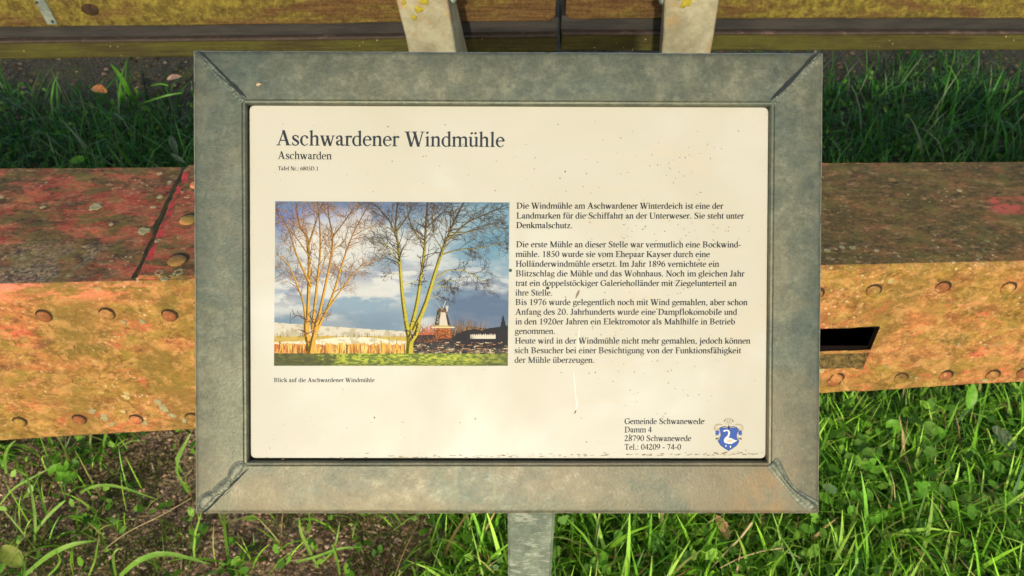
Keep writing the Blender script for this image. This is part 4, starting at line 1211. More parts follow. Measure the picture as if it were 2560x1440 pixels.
# ------------------------------------------------------------------ the printed picture
PW, PH = 1915.0, 1345.0
pq = [px2loc(*p) for p in ((688, 503), (1274, 506), (1269.5, 914.5), (685, 914.5))]
def pmap(x, y):
    u, v = x / PW, y / PH
    a = pq[0] * (1 - u) + pq[1] * u; b = pq[3] * (1 - u) + pq[2] * u
    p = a * (1 - v) + b * v
    return (p[0], p[1])
def L3(r, g, b, k=1.0): return np.array(lin(r, g, b, k)[:3])
def smooth(e0, e1, x):
    t = np.clip((x - e0) / (e1 - e0), 0, 1); return t * t * (3 - 2 * t)
def mixc(a, b, t): return a * (1 - t[..., None]) + b * t[..., None]
def picture():
    nx, ny = 480, 336
    X, Y = np.meshgrid(np.linspace(0, PW, nx), np.linspace(0, PH, ny))
    c = np.zeros((ny, nx, 3)) + L3(132, 160, 180)
    n1 = fbm(X / 420, Y / 170, 11, 6, 0.55); n2 = fbm(X / 150, Y / 60, 12, 6, 0.6); n3 = fbm(X / 40, Y / 30, 13, 4)
    wob = (n1 - 0.5) * 500
    c = mixc(c, L3(206, 210, 208), smooth(0.44, 0.66, n1 + 0.18 * np.exp(-((X - 560) / 520) ** 2 - ((Y - 420) / 380) ** 2) + 0.04))
    c = mixc(c, L3(224, 220, 208), 0.6 * np.exp(-((X - 330) / 330) ** 2 - ((Y - 330) / 260) ** 2))
    c = mixc(c, L3(92, 120, 184), 0.95 * smooth(420, 60, Y + X * 0.22 + wob * 0.5))
    c = mixc(c, L3(96, 122, 150), 0.75 * smooth(90, 0, Y + wob * 0.25))
    c = mixc(c, L3(92, 146, 172), 0.85 * smooth(1150, 1750, X + wob * 0.6) * smooth(820, 300, Y))
    c = mixc(c, L3(124, 132, 152), 0.9 * smooth(0.45, 0.6, n2) * np.exp(-((X - 120) / 260) ** 2 - ((Y - 720) / 130) ** 2))
    c = mixc(c, L3(112, 130, 158), 0.7 * smooth(0.42, 0.62, n2) * np.exp(-((Y - 560 - 0.05 * X) / 110) ** 2))
    c = mixc(c, L3(212, 212, 208), 0.75 * smooth(0.42, 0.62, n2) * np.exp(-((X - 850) / 380) ** 2 - ((Y - 760) / 100) ** 2))
    c = mixc(c, L3(74, 100, 134), 0.9 * smooth(620, 820, Y + (n2 - 0.5) * 260) * smooth(1150, 1500, X))
    c = mixc(c, L3(205, 206, 204), 0.65 * smooth(0.5, 0.62, n2) * np.exp(-((X - 1620) / 260) ** 2 - ((Y - 570) / 60) ** 2))
    c = mixc(c, L3(108, 134, 156), 0.75 * smooth(820, 1000, Y + (n2 - 0.5) * 120) * smooth(1300, 900, X))
    hill = 990 + X * 0.068 + (fbm(X / 200, 0 * X, 3, 3) - 0.5) * 14
    c = np.where((Y > hill)[..., None], mixc(np.zeros_like(c) + L3(214, 208, 188), L3(186, 178, 148), smooth(0.5, 0.7, n3)), c)
    f1 = 1100 + (n3 - 0.5) * 30
    c = np.where((Y > f1)[..., None], mixc(np.zeros_like(c) + L3(178, 150, 62), L3(214, 190, 96), n3), c)
    sn = 1150 - 45 * np.exp(-((X - 650) / 320) ** 2)
    c = np.where(((Y > sn) & (Y < 1192) & (X > 0))[..., None], mixc(np.zeros_like(c) + L3(236, 226, 196), L3(196, 186, 150), smooth(0.5, 0.66, n3)), c)
    fld = 1190 - 30 * np.exp(-((X - 620) / 260) ** 2) * 0
    st = fbm(X / 12, Y / 90, 17, 4)
    gold = mixc(mixc(np.zeros_like(c) + L3(226, 176, 70), L3(176, 96, 36), smooth(0.45, 0.65, st)), L3(238, 210, 120), smooth(0.6, 0.75, fbm(X / 20, Y / 60, 18, 4)))
    gold = mixc(gold, L3(196, 90, 50), 0.6 * smooth(500, 80, X) * smooth(0.4, 0.6, st))
    top = 1165 + (st - 0.5) * 50 - 40 * smooth(500, 800, X) * smooth(1080, 800, X) * 0
    c = np.where((Y > top)[..., None], gold, c)
    dk = mixc(np.zeros_like(c) + L3(40, 38, 46), L3(150, 110, 76), smooth(0.56, 0.72, fbm(X / 22, Y / 22, 23, 4)))
    dk = mixc(dk, L3(214, 200, 160), 0.9 * smooth(0.60, 0.68, fbm(X / 34, Y / 14, 24, 4)) * (Y > 1110))
    c = np.where(((Y > 1095 + (n3 - 0.5) * 40) & (X > 1090 + (n3 - 0.5) * 60))[..., None], dk, c)
    ggr = fbm(X / 26, Y / 8, 27, 5)
    gr = mixc(np.zeros_like(c) + L3(92, 116, 28), L3(190, 198, 62), smooth(0.38, 0.66, ggr))
    gr = mixc(gr, L3(58, 60, 32), 0.85 * smooth(560, 380, X + (n3 - 0.5) * 300))
    gr = mixc(gr, L3(60, 70, 40), 0.6 * smooth(1500, 1900, X + (n3 - 0.5) * 300))
    gr = mixc(gr, L3(62, 72, 30), 0.5 * smooth(1290, 1345, Y))
    c = np.where((Y > 1243 + (ggr - 0.5) * 14)[..., None], gr, c)
    # faint dirt speckle of the outdoor print and slight fading
    sp = fbm(X / 9, Y / 9, 31, 2)
    c = mixc(c, L3(90, 96, 100), 0.35 * smooth(0.80, 0.9, sp))
    c = mixc(c, L3(235, 228, 205), np.full(X.shape, 0.03))
    V = np.array([pmap(x, y) for x, y in zip(X.ravel(), Y.ravel())]) if False else None
    u = X / PW; v = Y / PH
    P = (pq[0][None, None] * (1 - u)[..., None] + pq[1][None, None] * u[..., None]) * (1 - v)[..., None] + (pq[3][None, None] * (1 - u)[..., None] + pq[2][None, None] * u[..., None]) * v[..., None]
    P[..., 2] = ZP + 0.00006
    i = (np.arange(ny - 1)[:, None] * nx + np.arange(nx - 1)[None]).ravel()
    q = np.stack([i, i + nx, i + nx + 1, i + 1], -1)
    me = quads_mesh('printed_picture', P.reshape(-1, 3), q, M_print, False, c.reshape(-1, 3))
    pic = obj('printed_picture', me, PANEL)
    pic['label'] = 'printed picture of two bare trees and a windmill'

    F = Flat(); rr = random.Random(11)
    def inside(x, y): return 2 < x < PW - 2 and 2 < y < PH - 2
    def bcol(y, warm, lit):
        # yellow-green low on the stems, dark brown twigs above
        t = min(1, max(0, (y - 120) / 480.0))
        lo = np.array(lin(182, 170, 54)[:3]) if not warm else np.array(lin(206, 160, 62)[:3])
        hi = np.array(lin(84, 72, 56)[:3]) if not warm else np.array(lin(112, 88, 58)[:3])
        cc = hi * (1 - t) + lo * t
        return tuple(cc * (1.2 if lit else 0.25))
    def twig(x, y, a, L, w, lev, warm, up=0.3):
        n = 5; pts = [(x, y, w)]; ang = a; cur = (x, y)
        for i in range(n):
            ang += rr.uniform(-0.25, 0.25) + (up * 0.25 * (1 if math.cos(ang) < 0 else -1) * (1 if math.sin(ang) < 0.9 else 0)) * 0.3
            cur = (cur[0] + math.cos(ang) * L / n, cur[1] - math.sin(ang) * L / n)
            if not inside(*cur): break
            pts.append((cur[0], cur[1], max(1.6, w * (1 - (i + 1) / n * 0.75))))
        if len(pts) < 3: return
        t = rr.random()
        if warm: cc = lin(*( (176, 128, 66) if t < 0.45 else (96, 72, 52)))[:3]
        else: cc = lin(*( (112, 88, 56) if t < 0.3 else (52, 46, 44)))[:3]
        F.rib(pts, cc, True, 3)
        if lev > 0:
            for k in range(rr.randint(2, 4)):
                i = rr.randint(1, len(pts) - 1)
                twig(pts[i][0], pts[i][1], ang + rr.choice((-1, 1)) * rr.uniform(0.35, 0.95), L * rr.uniform(0.35, 0.6), max(1.8, w * 0.55), lev - 1, warm, up)
    def limb(pts, w0, w1, warm, twigs=10, tl=170, spread=0.8, start=0.25):
        n = len(pts)
        P3 = [(p[0], p[1], w0 + (w1 - w0) * (i / (n - 1)) ** 0.8) for i, p in enumerate(pts)]
        C = catmull(P3, 8)
        C = np.array([q for q in C if inside(q[0], q[1])])
        if len(C) < 3: return
        for i in range(0, len(C) - 1):
            a, b = C[i], C[min(i + 1, len(C) - 1)]
            b2 = b + (b - a) * 0.15
            if not inside(b2[0], b2[1]): b2 = b
            F.rib([tuple(a), tuple(b2)], bcol(a[1], warm, True), False)
            # shaded side of the limb in the printed picture
            o = a[2] * 0.30; d = (b - a)[:2]; Ld = math.hypot(*d) + 1e-6; nx_, ny_ = -d[1] / Ld, d[0] / Ld
            sgn = -1 if nx_ > 0 else 1
            if a[2] > 7:
                F.rib([(a[0] + nx_ * o * sgn, a[1] + ny_ * o * sgn, a[2] * 0.36), (b2[0] + nx_ * o * sgn, b2[1] + ny_ * o * sgn, a[2] * 0.36)], bcol(a[1], warm, False), False)
        for k in range(int(twigs * 1.1)):
            i = int(len(C) * (start + (1 - start) * rr.random() ** 0.9)); i = min(i, len(C) - 2)
            d = C[i + 1][:2] - C[i][:2]; base = math.atan2(-d[1], d[0])
            a = base + rr.choice((-1, 1)) * rr.uniform(0.3, spread)
            twig(C[i][0], C[i][1], a, tl * rr.uniform(0.5, 1.3), max(2.6, C[i][2] * 0.35), 2, warm)
    # hills' skyline details, posts, far fence
    for k in range(60):
        x = rr.uniform(10, 1080); F.rib([(x, 1112 + x * 0.0, 3), (x + rr.uniform(-2, 2), 1085 + rr.uniform(-6, 6), 2.5)], lin(128, 110, 70)[:3], False)
    F.rib([(130, 1000, 6), (131, 905, 4)], lin(96, 104, 104)[:3], False)
    for (x, y0, y1, w, cc) in [(47, 1210, 1140, 9, (90, 70, 40)), (228, 1240, 1180, 6, (120, 84, 44)), (594, 1238, 1170, 10, (84, 66, 40)), (868, 1236, 1130, 11, (206, 190, 130)), (878, 1236, 1140, 4, (90, 80, 50)), (925, 1240, 1190, 6, (110, 90, 50)), (1065, 1240, 1170, 6, (90, 70, 40)), (940, 1160, 1120, 4, (90, 80, 60)), (1000, 1160, 1130, 4, (90, 80, 60))]:
        F.rib([(x, y0, w), (x, y1, w)], lin(*cc)[:3], False)
    for k in range(150):
        x = rr.uniform(0, 1080); y = rr.uniform(1180, 1243)
        cc = rr.choice([(150, 84, 34), (236, 200, 96), (110, 74, 36), (244, 220, 140), (190, 96, 46)])
        F.rib([(x, min(1243, y + 25), 4), (x + rr.uniform(-5, 5), y - 30, 2)], lin(*cc)[:3], False)
    # right background: hedges, house base, tent, conifer
    def bush(cx, cy, wd, ht, n, cols):
        for k in range(n):
            a = rr.uniform(0.25, math.pi - 0.25); L = ht * rr.uniform(0.5, 1)
            x0 = cx + rr.uniform(-0.5, 0.5) * wd
            pts = [(x0, cy, 4)]; ang = a
            for i in range(3):
                ang += rr.uniform(-0.3, 0.3); q = (pts[-1][0] + math.cos(ang) * L / 3, pts[-1][1] - math.sin(ang) * L / 3)
                if inside(*q): pts.append((q[0], q[1], 4 - i))
            if len(pts) > 2: F.rib(pts, lin(*rr.choice(cols))[:3], True, 3)
    F.poly([(1090, 1140), (1200, 1080), (1480, 1060), (1600, 1020), (1720, 1035), (1800, 1050), (1800, 1160), (1090, 1160)], lin(58, 48, 46)[:3])
    bush(1240, 1090, 160, 110, 90, [(160, 84, 50), (120, 70, 50), (190, 120, 60), (200, 100, 70)])
    bush(1560, 1110, 200, 170, 150, [(150, 116, 70), (110, 84, 70), (84, 66, 60), (176, 140, 80)])
    bush(1240, 1150, 240, 60, 80, [(40, 36, 40), (150, 90, 50), (60, 50, 46)])
    for k in range(14):
        x = 1610 + k * 15; F.poly([(x - 7, 1122), (x - 7, 1096), (x, 1080 - (k % 3) * 3), (x + 7, 1096), (x + 7, 1122)], lin(236, 228, 206)[:3])
    F.poly([(1600, 1112), (1815, 1100), (1815, 1140), (1590, 1140)], lin(224, 214, 190)[:3])
    bush(1640, 1130, 340, 90, 220, [(36, 34, 42), (50, 46, 48), (30, 30, 36)])
    F.poly([(1480, 1090), (1560, 1056), (1640, 1040), (1700, 1056), (1760, 1034), (1912, 1015), (1912, 1200), (1480, 1200)], lin(38, 36, 42)[:3])
    for k in range(14):
        x = 1610 + k * 15; F.poly([(x - 7, 1122), (x - 7, 1096), (x, 1082 - (k % 3) * 3), (x + 7, 1096), (x + 7, 1122)], lin(226, 218, 196)[:3])
    F.poly([(1872, 925), (1884, 960), (1880, 962), (1894, 992), (1888, 994), (1906, 1030), (1908, 1050), (1836, 1050), (1858, 1000), (1852, 998), (1864, 965), (1860, 962)], lin(28, 36, 40)[:3])
    for k in range(220):
        x, y = rr.uniform(1100, 1905), rr.uniform(1150, 1240)
        cc = rr.choice([(30, 28, 36), (44, 38, 44), (176, 130, 84), (206, 190, 150), (36, 44, 36), (120, 84, 54), (28, 26, 34)])
        F.rib([(x, y, rr.uniform(3, 9)), (x + rr.uniform(8, 40), y + rr.uniform(-4, 4), rr.uniform(3, 8))], lin(*cc)[:3], False)
    for k in range(26):
        x = 1120 + k * 30; F.rib([(x, 1242, 3), (x, 1185, 3)], lin(90, 70, 60)[:3], False)
    # twiggy haze first, then limbs: left tree
    for (x, y) in [(120, 560), (200, 700), (640, 560), (540, 700), (420, 640), (330, 660), (260, 620), (480, 560), (620, 620), (90, 520), (730, 500), (780, 520)]:
        for k in range(7):
            twig(x + rr.uniform(-60, 60), y + rr.uniform(-50, 50), rr.uniform(0.2, 2.9), rr.uniform(50, 120), 3, 1, True)
    W = True
    limb([(262, 1090), (240, 850), (190, 700), (110, 520), (10, 430)], 22, 6, W, 14, 150)
    limb([(270, 1050), (280, 640), (270, 330), (200, 190), (170, 10)], 36, 8, W, 20, 180)
    limb([(300, 700), (180, 440), (110, 230), (20, 60)], 20, 5, W, 18, 150)
    limb([(275, 360), (330, 180), (355, 90), (390, 5)], 18, 6, W, 16, 140)
    limb([(310, 1050), (345, 700), (370, 420), (365, 200), (345, 10)], 28, 7, W, 20, 160)
    limb([(340, 1060), (400, 760), (455, 480), (470, 290), (440, 130), (430, 10)], 28, 7, W, 22, 160)
    limb([(350, 1050), (470, 780), (560, 480), (640, 260), (760, 30)], 26, 6, W, 22, 170)
    limb([(465, 300), (560, 170), (640, 60), (680, 5)], 14, 5, W, 16, 140)
    limb([(420, 900), (560, 700), (700, 530), (820, 480)], 16, 5, W, 16, 120)
    limb([(640, 280), (730, 230), (820, 190)], 8, 3, W, 8, 90)
    limb([(300, 480), (200, 330), (60, 160), (10, 90)], 12, 4, W, 12, 120)
    limb([(385, 540), (440, 420), (560, 330), (600, 200)], 9, 4, W, 10, 110)
    limb([(292, 1243), (285, 1160), (262, 1060), (262, 960)], 66, 36, W, 6, 90, 1.2)
    limb([(300, 1243), (315, 1150), (335, 1060), (350, 960)], 56, 30, W, 6, 90, 1.2)
    # right tree
    W = False
    limb([(1090, 1070), (1050, 800), (1030, 600), (1010, 380), (985, 200), (1000, 5)], 40, 12, W, 22, 170, 0.9, 0.45)
    limb([(1000, 290), (930, 150), (850, 60), (790, 8)], 16, 5, W, 18, 150)
    limb([(1010, 420), (900, 350), (780, 290)], 10, 4, W, 10, 130)
    limb([(1030, 520), (920, 380), (800, 170)], 9, 3, W, 10, 120)
    limb([(985, 250), (1080, 120), (1120, 10)], 14, 5, W, 14, 120)
    limb([(1110, 1060), (1160, 860), (1195, 620), (1222, 400), (1232, 200), (1245, 5)], 38, 14, W, 22, 170, 0.9, 0.4)
    limb([(1215, 350), (1110, 180), (1070, 10)], 13, 5, W, 14, 130)
    limb([(1240, 210), (1330, 120), (1440, 10)], 13, 5, W, 14, 130)
    limb([(1140, 1060), (1230, 850), (1290, 650), (1360, 420), (1430, 240), (1480, 120), (1540, 5)], 44, 12, W, 26, 180, 0.9, 0.4)
    limb([(1300, 250), (1280, 120), (1290, 10)], 10, 4, W, 12, 120)
    limb([(1370, 430), (1500, 390), (1700, 370), (1860, 330)], 12, 4, W, 18, 130)
    limb([(1430, 300), (1570, 170), (1740, 90), (1905, 15)], 16, 5, W, 26, 160)
    limb([(1440, 250), (1600, 240), (1760, 180), (1900, 240)], 10, 4, W, 20, 140)
    limb([(1320, 620), (1420, 560), (1560, 570), (1730, 660)], 11, 4, W, 18, 120)
    limb([(1290, 700), (1370, 640), (1480, 650)], 8, 3, W, 10, 90)
    limb([(1280, 730), (1370, 690), (1460, 720)], 7, 3, W, 10, 80)
    limb([(1050, 600), (960, 585), (900, 590)], 6, 2.5, W, 6, 60)
    limb([(1060, 680), (1120, 660), (1180, 640)], 6, 3, W, 8, 70)
    limb([(1380, 400), (1310, 300), (1280, 200)], 9, 4, W, 12, 110)
    limb([(1250, 800), (1320, 770), (1360, 790)], 5, 2.5, W, 8, 60)
    limb([(1106, 1244), (1108, 1150), (1098, 1080), (1080, 1000)], 62, 38, W, 2, 40, 1.2)
    limb([(1108, 1244), (1118, 1150), (1160, 1080), (1185, 1000)], 58, 30, W, 4, 60, 1.2)
    F.poly([(1085, 1246), (1150, 1246), (1150, 1120), (1085, 1100)], lin(184, 168, 52)[:3]) if False else None
    F.poly([(1312, 1012), (1330, 905), (1412, 905), (1436, 1012)], lin(214, 204, 184)[:3])
    F.poly([(1312, 1012), (1330, 905), (1362, 905), (1350, 1012)], lin(60, 58, 60)[:3])
    F.poly([(1398, 905), (1412, 905), (1438, 1012), (1420, 1012)], lin(66, 60, 58)[:3])
    for (x, y) in ((1338, 935), (1336, 958), (1333, 985)): F.poly([(x - 4, y - 6), (x + 4, y - 6), (x + 4, y + 6), (x - 4, y + 6)], lin(220, 216, 196)[:3])
    F.poly([(1326, 905), (1340, 878), (1372, 862), (1402, 876), (1420, 905)], lin(96, 68, 46)[:3])
    F.rib([(1375, 880, 6), (1402, 808, 5)], lin(206, 204, 176)[:3], False); F.rib([(1372, 885, 5), (1318, 808, 3)], lin(180, 180, 160)[:3], False)
    F.rib([(1380, 885, 5), (1430, 930, 3)], lin(150, 140, 120)[:3], False); F.rib([(1370, 890, 4), (1308, 968, 3)], lin(160, 150, 120)[:3], False)
    F.poly([(1400, 850), (1425, 850), (1418, 900), (1408, 900)], lin(200, 198, 180)[:3])
    F.poly([(1290, 1022), (1470, 1022), (1476, 1034), (1284, 1034)], lin(226, 210, 160)[:3])
    F.poly([(1318, 1012), (1430, 1012), (1430, 1024), (1318, 1024)], lin(200, 176, 90)[:3])
    F.poly([(1322, 1034), (1444, 1034), (1450, 1120), (1318, 1120)], lin(150, 84, 44)[:3])
    for k in range(60):
        x, y = rr.uniform(1320, 1445), rr.uniform(1038, 1115)
        F.rib([(x, y, 6), (x + rr.uniform(4, 14), y + rr.uniform(-6, 6), 5)], lin(*rr.choice([(226, 150, 60), (120, 56, 32), (70, 44, 34), (214, 120, 50)]))[:3], False)
    F.build('picture_branches', pic, pmap, ZP + 0.00010, M_print, dz=2.5e-8)
picture()

def crest():
    F = Flat()
    K = lambda r, g, b: lin(r, g, b)[:3]
    blue, dk, wh = K(64, 98, 178), K(36, 58, 104), K(238, 236, 226)
    tan, out = K(206, 190, 160), K(96, 94, 66)
    shield = [(640, 560), (700, 520), (780, 545), (905, 565), (1030, 545), (1120, 520), (1180, 590), (1140, 700), (1130, 800), (1160, 870), (1205, 915), (1130, 1040), (1020, 1120), (900, 1190), (790, 1120), (680, 1040), (595, 910), (655, 850), (680, 760), (672, 680)]
    for sx in (-1, 1):
        X = lambda x: 905 + sx * (x - 905)
        F.rib([(X(1080), 480, 10), (X(1150), 455, 40), (X(1230), 490, 50), (X(1285), 560, 60), (X(1225), 615, 60), (X(1190), 560, 30)], tan)
        F.rib([(X(1080), 470, 10), (X(1150), 445, 10), (X(1260), 470, 10), (X(1305), 560, 10), (X(1270), 630, 10)], out)
        F.poly([(X(1180), 640), (X(1225), 620), (X(1275), 640), (X(1265), 690), (X(1290), 705), (X(1260), 730), (X(1275), 770), (X(1240), 750), (X(1215), 770), (X(1205), 740), (X(1170), 740)], blue)
        F.rib([(X(1150), 700, 10), (X(1180), 620, 12), (X(1215), 600, 12)], dk)
        F.rib([(X(1150), 790, 8), (X(1180), 840, 16), (X(1240), 850, 60), (X(1270), 860, 20)], K(120, 118, 90))
        F.rib([(X(1160), 880, 10), (X(1190), 850, 10), (X(1180), 810, 8)], out)
        F.rib([(X(905), 460, 14), (X(960), 400, 14), (X(1010), 470, 8)], K(176, 160, 110))
        F.rib([(X(900), 300, 12), (X(980), 305, 14), (X(1040), 370, 20)], K(130, 124, 90))
        F.rib([(X(1000), 345, 30), (X(1035), 380, 10)], K(90, 90, 70))
        F.rib([(X(910), 330, 12), (X(960), 350, 12), (X(900), 400, 12)], K(150, 140, 100))
    F.poly(shield, dk)
    cx, cy = 902, 830
    F.poly([(cx + (x - cx) * 0.955, cy + (y - cy) * 0.96) for x, y in shield], blue)
    F.poly([(740, 500), (905, 525), (1070, 500), (1080, 520), (905, 550), (735, 520)], dk)
    F.poly([(880, 580), (890, 500), (908, 470), (928, 500), (940, 580)], dk)
    F.rib([(760, 650, 10), (775, 640, 46), (830, 620, 40), (890, 630, 44), (918, 690, 50), (890, 780, 56), (840, 840, 74), (810, 900, 90)], wh)
    F.poly([(775, 870), (860, 860), (900, 822), (980, 835), (1060, 880), (1145, 900), (1060, 950), (980, 995), (880, 990), (800, 965), (768, 920)], wh)
    F.poly([(855, 890), (920, 875), (1010, 890), (1000, 925), (930, 940), (870, 925)], K(226, 196, 176))
    F.disc(830, 1050, 22, wh); F.disc(955, 1070, 20, wh, ry=30); F.rib([(870, 1000, 12), (850, 1050, 12)], K(60, 90, 150)); F.disc(772, 690, 12, K(60, 60, 80))
    mp = lambda X, Y: px2loc(1740 + X / 11.08, 1020 + Y / 11.08)[:2]
    F.build('crest', PANEL, mp, ZP + 0.00006, M_print, dz=1.2e-6)['label'] = 'blue municipal shield with a white swan'
crest()

def marks():
    """dried dirt dots, insect marks and scratches that lie on the panel and on the frame"""
    F = Flat(); K = lambda r, g, b: lin(r, g, b)[:3]; rr = random.Random(4)
    F.disc(1276, 676, 4.2, K(62, 80, 56)); F.disc(1369, 720, 4.5, K(62, 76, 60), ry=3.6)
    F.rib([(1448, 726, 4), (1444, 735, 6), (1439, 746, 2)], K(150, 134, 104)); F.rib([(1440, 1026, 3), (1436, 1034, 2)], K(80, 76, 66))
    F.rib([(1434, 930, 1), (1437, 960, 2.4), (1440, 1000, 1.5)], K(250, 246, 226)); F.rib([(1442, 990, 1), (1442, 1012, 3.5), (1439, 1026, 1)], K(250, 246, 226))
    F.rib([(1450, 810, 1), (1446, 850, 3), (1444, 880, 1)], K(246, 238, 214))
    for (x, y, r) in [(936, 1044, 2), (1188, 1047, 1.8), (1466, 1105, 1.4), (1414, 743, 1.5), (1512, 731, 1.5), (1413, 429, 2), (1400, 446, 1.6), (970, 317, 1.7), (1113, 312, 1.4), (1552, 345, 1.5), (1846, 328, 1.5), (1804, 372, 1.3), (1395, 311, 1.4), (1488, 931, 1.6), (1663, 1034, 1.4)]:
        F.disc(x, y, r, K(92, 88, 66), 8)
    for k in range(230):
        cx, cy, s = rr.choice([(1700, 410, 45), (1560, 560, 70), (1620, 580, 60), (1780, 600, 60), (1480, 590, 90), (1650, 960, 80), (1560, 940, 60), (1720, 740, 60), (1500, 830, 50), (1300, 420, 120), (1000, 420, 120), (1150, 1000, 260), (1650, 360, 120)])
        x = rr.gauss(cx, s); y = rr.gauss(cy, s * 0.55)
        if not (640 < x < 1905 and 275 < y < 1135): continue
        g = rr.uniform(0.6, 1)
        F.rib([(x, y, 0.7), (x + rr.uniform(-2, 2), y + rr.uniform(-2, 2), rr.uniform(1, 2.2)), (x + rr.uniform(-3, 3), y + rr.uniform(-3, 3), 0.6)], K(150 * g, 140 * g, 110 * g), True, 2)
    for k in range(130):                                     # grime gathered along the lower edge
        x = 640 + 1265 * rr.random() ** 0.6; y = 1150 - (x - 620) * 0.0095 - abs(rr.gauss(0, 4)) - 1
        F.rib([(x, y, 1), (x + rr.uniform(2, 6), y + rr.uniform(-1, 1), rr.uniform(0.8, 1.6)), (x + rr.uniform(6, 11), y, 0.6)], K(*rr.choice([(150, 134, 94), (90, 80, 58), (190, 168, 120)])), True, 2)
    F.build('dirt_marks', PANEL, lambda X, Y: px2loc(X, Y)[:2], ZP + 0.00015, M_print, dz=2e-7)['kind'] = 'stuff'
    F = Flat()
    for (x, y, r) in [(1604, 181, 2.6), (1974, 699, 3), (1975, 704, 2.5), (577, 1223, 2.2), (1950, 1002, 4), (1946, 1058, 4)]:
        F.disc(x, y, r, K(216, 216, 196), 8)
    for (x, y, r) in [(1460, 161, 4.5), (1438, 229, 2), (1350, 180, 2), (1568, 1108, 2), (1180, 150, 2), (1520, 1187, 2)]:
        F.disc(x, y, r, K(74, 80, 74), 8)
    for (cx, cy, R, a0, a1) in [(556, 1140, 30, -60, 230), (1992, 1145, 34, -30, 250), (2030, 380, 24, 40, 200), (1997, 262, 22, 30, 200), (1516, 1240, 16, 10, 200)]:
        pts = [(cx + R * (1 + 0.13 * math.sin(3 * a + cx)) * math.cos(a), cy - R * (1 + 0.1 * math.cos(2 * a)) * math.sin(a), 1.5) for a in np.linspace(math.radians(a0), math.radians(a1), 14)]
        F.rib(pts, K(98, 102, 88), True, 3)
    F.rib([(1523, 1215, 1.5), (1526, 1235, 1.8), (1533, 1250, 1.2)], K(84, 84, 70))
    F.build('frame_marks', sign, lambda X, Y: px2loc(X, Y, 0.001)[:2], 0.0013, M_print, dz=2e-7)['kind'] = 'stuff'
marks()
def husk():
    r = empty('seed_husk', SC + SX * float(px2loc(647, 212, 0)[0]) + SY * float(px2loc(647, 212, 0)[1]) + SN * 0.001, 'tiny pale seed husk stuck on the upper left of the sign frame', 'seed husk')
    m = lichen_blob('husk_body', 1.0, simple('husk', lin(226, 206, 170), lin(120, 90, 60), 900), 3)
    L = px2loc(647, 212, 0)
    place(bpy.data.objects.new('husk_body', m), r, T @ Matrix.Translation((L[0], L[1], 0.001)) @ Matrix.Rotation(0.3, 4, 'Z') @ Matrix.Diagonal((0.0030, 0.0016, 0.6, 1)))
husk()

# ------------------------------------------------------------------ grass
def blades(n, xr, yr, hmean, seed, dens=True, wid=(0.0022, 0.0045), lean=0.6, pal=None, seg=5, mask=None):
    r = np.random.RandomState(seed)
    x = r.uniform(xr[0], xr[1], n); y = r.uniform(yr[0], yr[1], n)
    if dens:
        keep = r.rand(n) < grass_density(x, y); x, y = x[keep], y[keep]
    if mask is not None:
        keep = mask(x, y); x, y = x[keep], y[keep]
    n = len(x)
    clump = fbm(x * 9, y * 9, 77, 3)
    # keep stems out of the sign post, the posts and the blocks
    h = hmean * (0.45 + 0.9 * r.rand(n)) * (0.6 + 0.8 * clump)
    under = (y > near_edge(x)[0] - 0.05) & (y < far_edge(x) + 0.03) & (np.abs(x) < 2.4)
    h = np.where(under, np.minimum(h, 0.16), h)
    w = r.uniform(wid[0], wid[1], n) * (0.7 + 0.6 * np.clip(h / 0.12, 0, 1.3))
    az = r.rand(n) * 2 * np.pi; ln = lean * (0.25 + r.rand(n)) * (0.5 + clump)
    curl = r.uniform(0.2, 1.5, n)
    face = az + r.uniform(-0.9, 0.9, n)
    t = np.linspace(0, 1, seg)
    V = np.zeros((n, seg, 2, 3))
    th0 = ln * 0.35
    ang = th0[:, None] + curl[:, None] * ln[:, None] * t[None] ** 1.3 * 1.3
    dl = h[:, None] / (seg - 1)
    hor = np.concatenate([np.zeros((n, 1)), np.cumsum(np.sin(ang[:, :-1]) * dl, 1)], 1)
    ver = np.concatenate([np.zeros((n, 1)), np.cumsum(np.cos(ang[:, :-1]) * dl, 1)], 1)
    prof = np.array([0.75, 1.0, 0.9, 0.6, 0.06]) if seg == 5 else np.array([0.8, 1.0, 0.7, 0.06])
    cx = x[:, None] + hor * np.cos(az)[:, None]; cy = y[:, None] + hor * np.sin(az)[:, None]
    cz = ground_h(x, y)[:, None] - 0.004 + ver
    px = -np.sin(face)[:, None] * w[:, None] * prof[None] / 2; py = np.cos(face)[:, None] * w[:, None] * prof[None] / 2
    V[:, :, 0] = np.stack([cx + px, cy + py, cz], -1); V[:, :, 1] = np.stack([cx - px, cy - py, cz], -1)
    base = (np.arange(n) * seg * 2)[:, None] + (np.arange(seg - 1) * 2)[None]
    Q = np.stack([base, base + 1, base + 3, base + 2], -1).reshape(-1, 4)
    P = pal if pal is not None else PAL
    ci = r.choice(len(P), n, p=[q[1] for q in P]); cc = np.array([q[0] for q in P])[ci]
    cc = cc * r.uniform(0.45, 1.35, (n, 1)) * (0.75 + 0.5 * clump)[:, None]
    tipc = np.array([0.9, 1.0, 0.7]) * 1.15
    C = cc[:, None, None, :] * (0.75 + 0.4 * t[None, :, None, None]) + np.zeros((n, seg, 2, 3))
    return V.reshape(-1, 3), Q, C.reshape(-1, 3)
def g3(r, g, b): return np.array(lin(r, g, b)[:3])
PAL = [(g3(122, 184, 46), 0.34), (g3(150, 206, 58), 0.28), (g3(184, 226, 92), 0.18), (g3(70, 120, 36), 0.12), (g3(184, 184, 104), 0.05), (g3(190, 156, 104), 0.03)]
PAL_D = [(g3(44, 100, 30), 0.4), (g3(60, 122, 36), 0.3), (g3(86, 138, 50), 0.2), (g3(120, 140, 96), 0.1)]

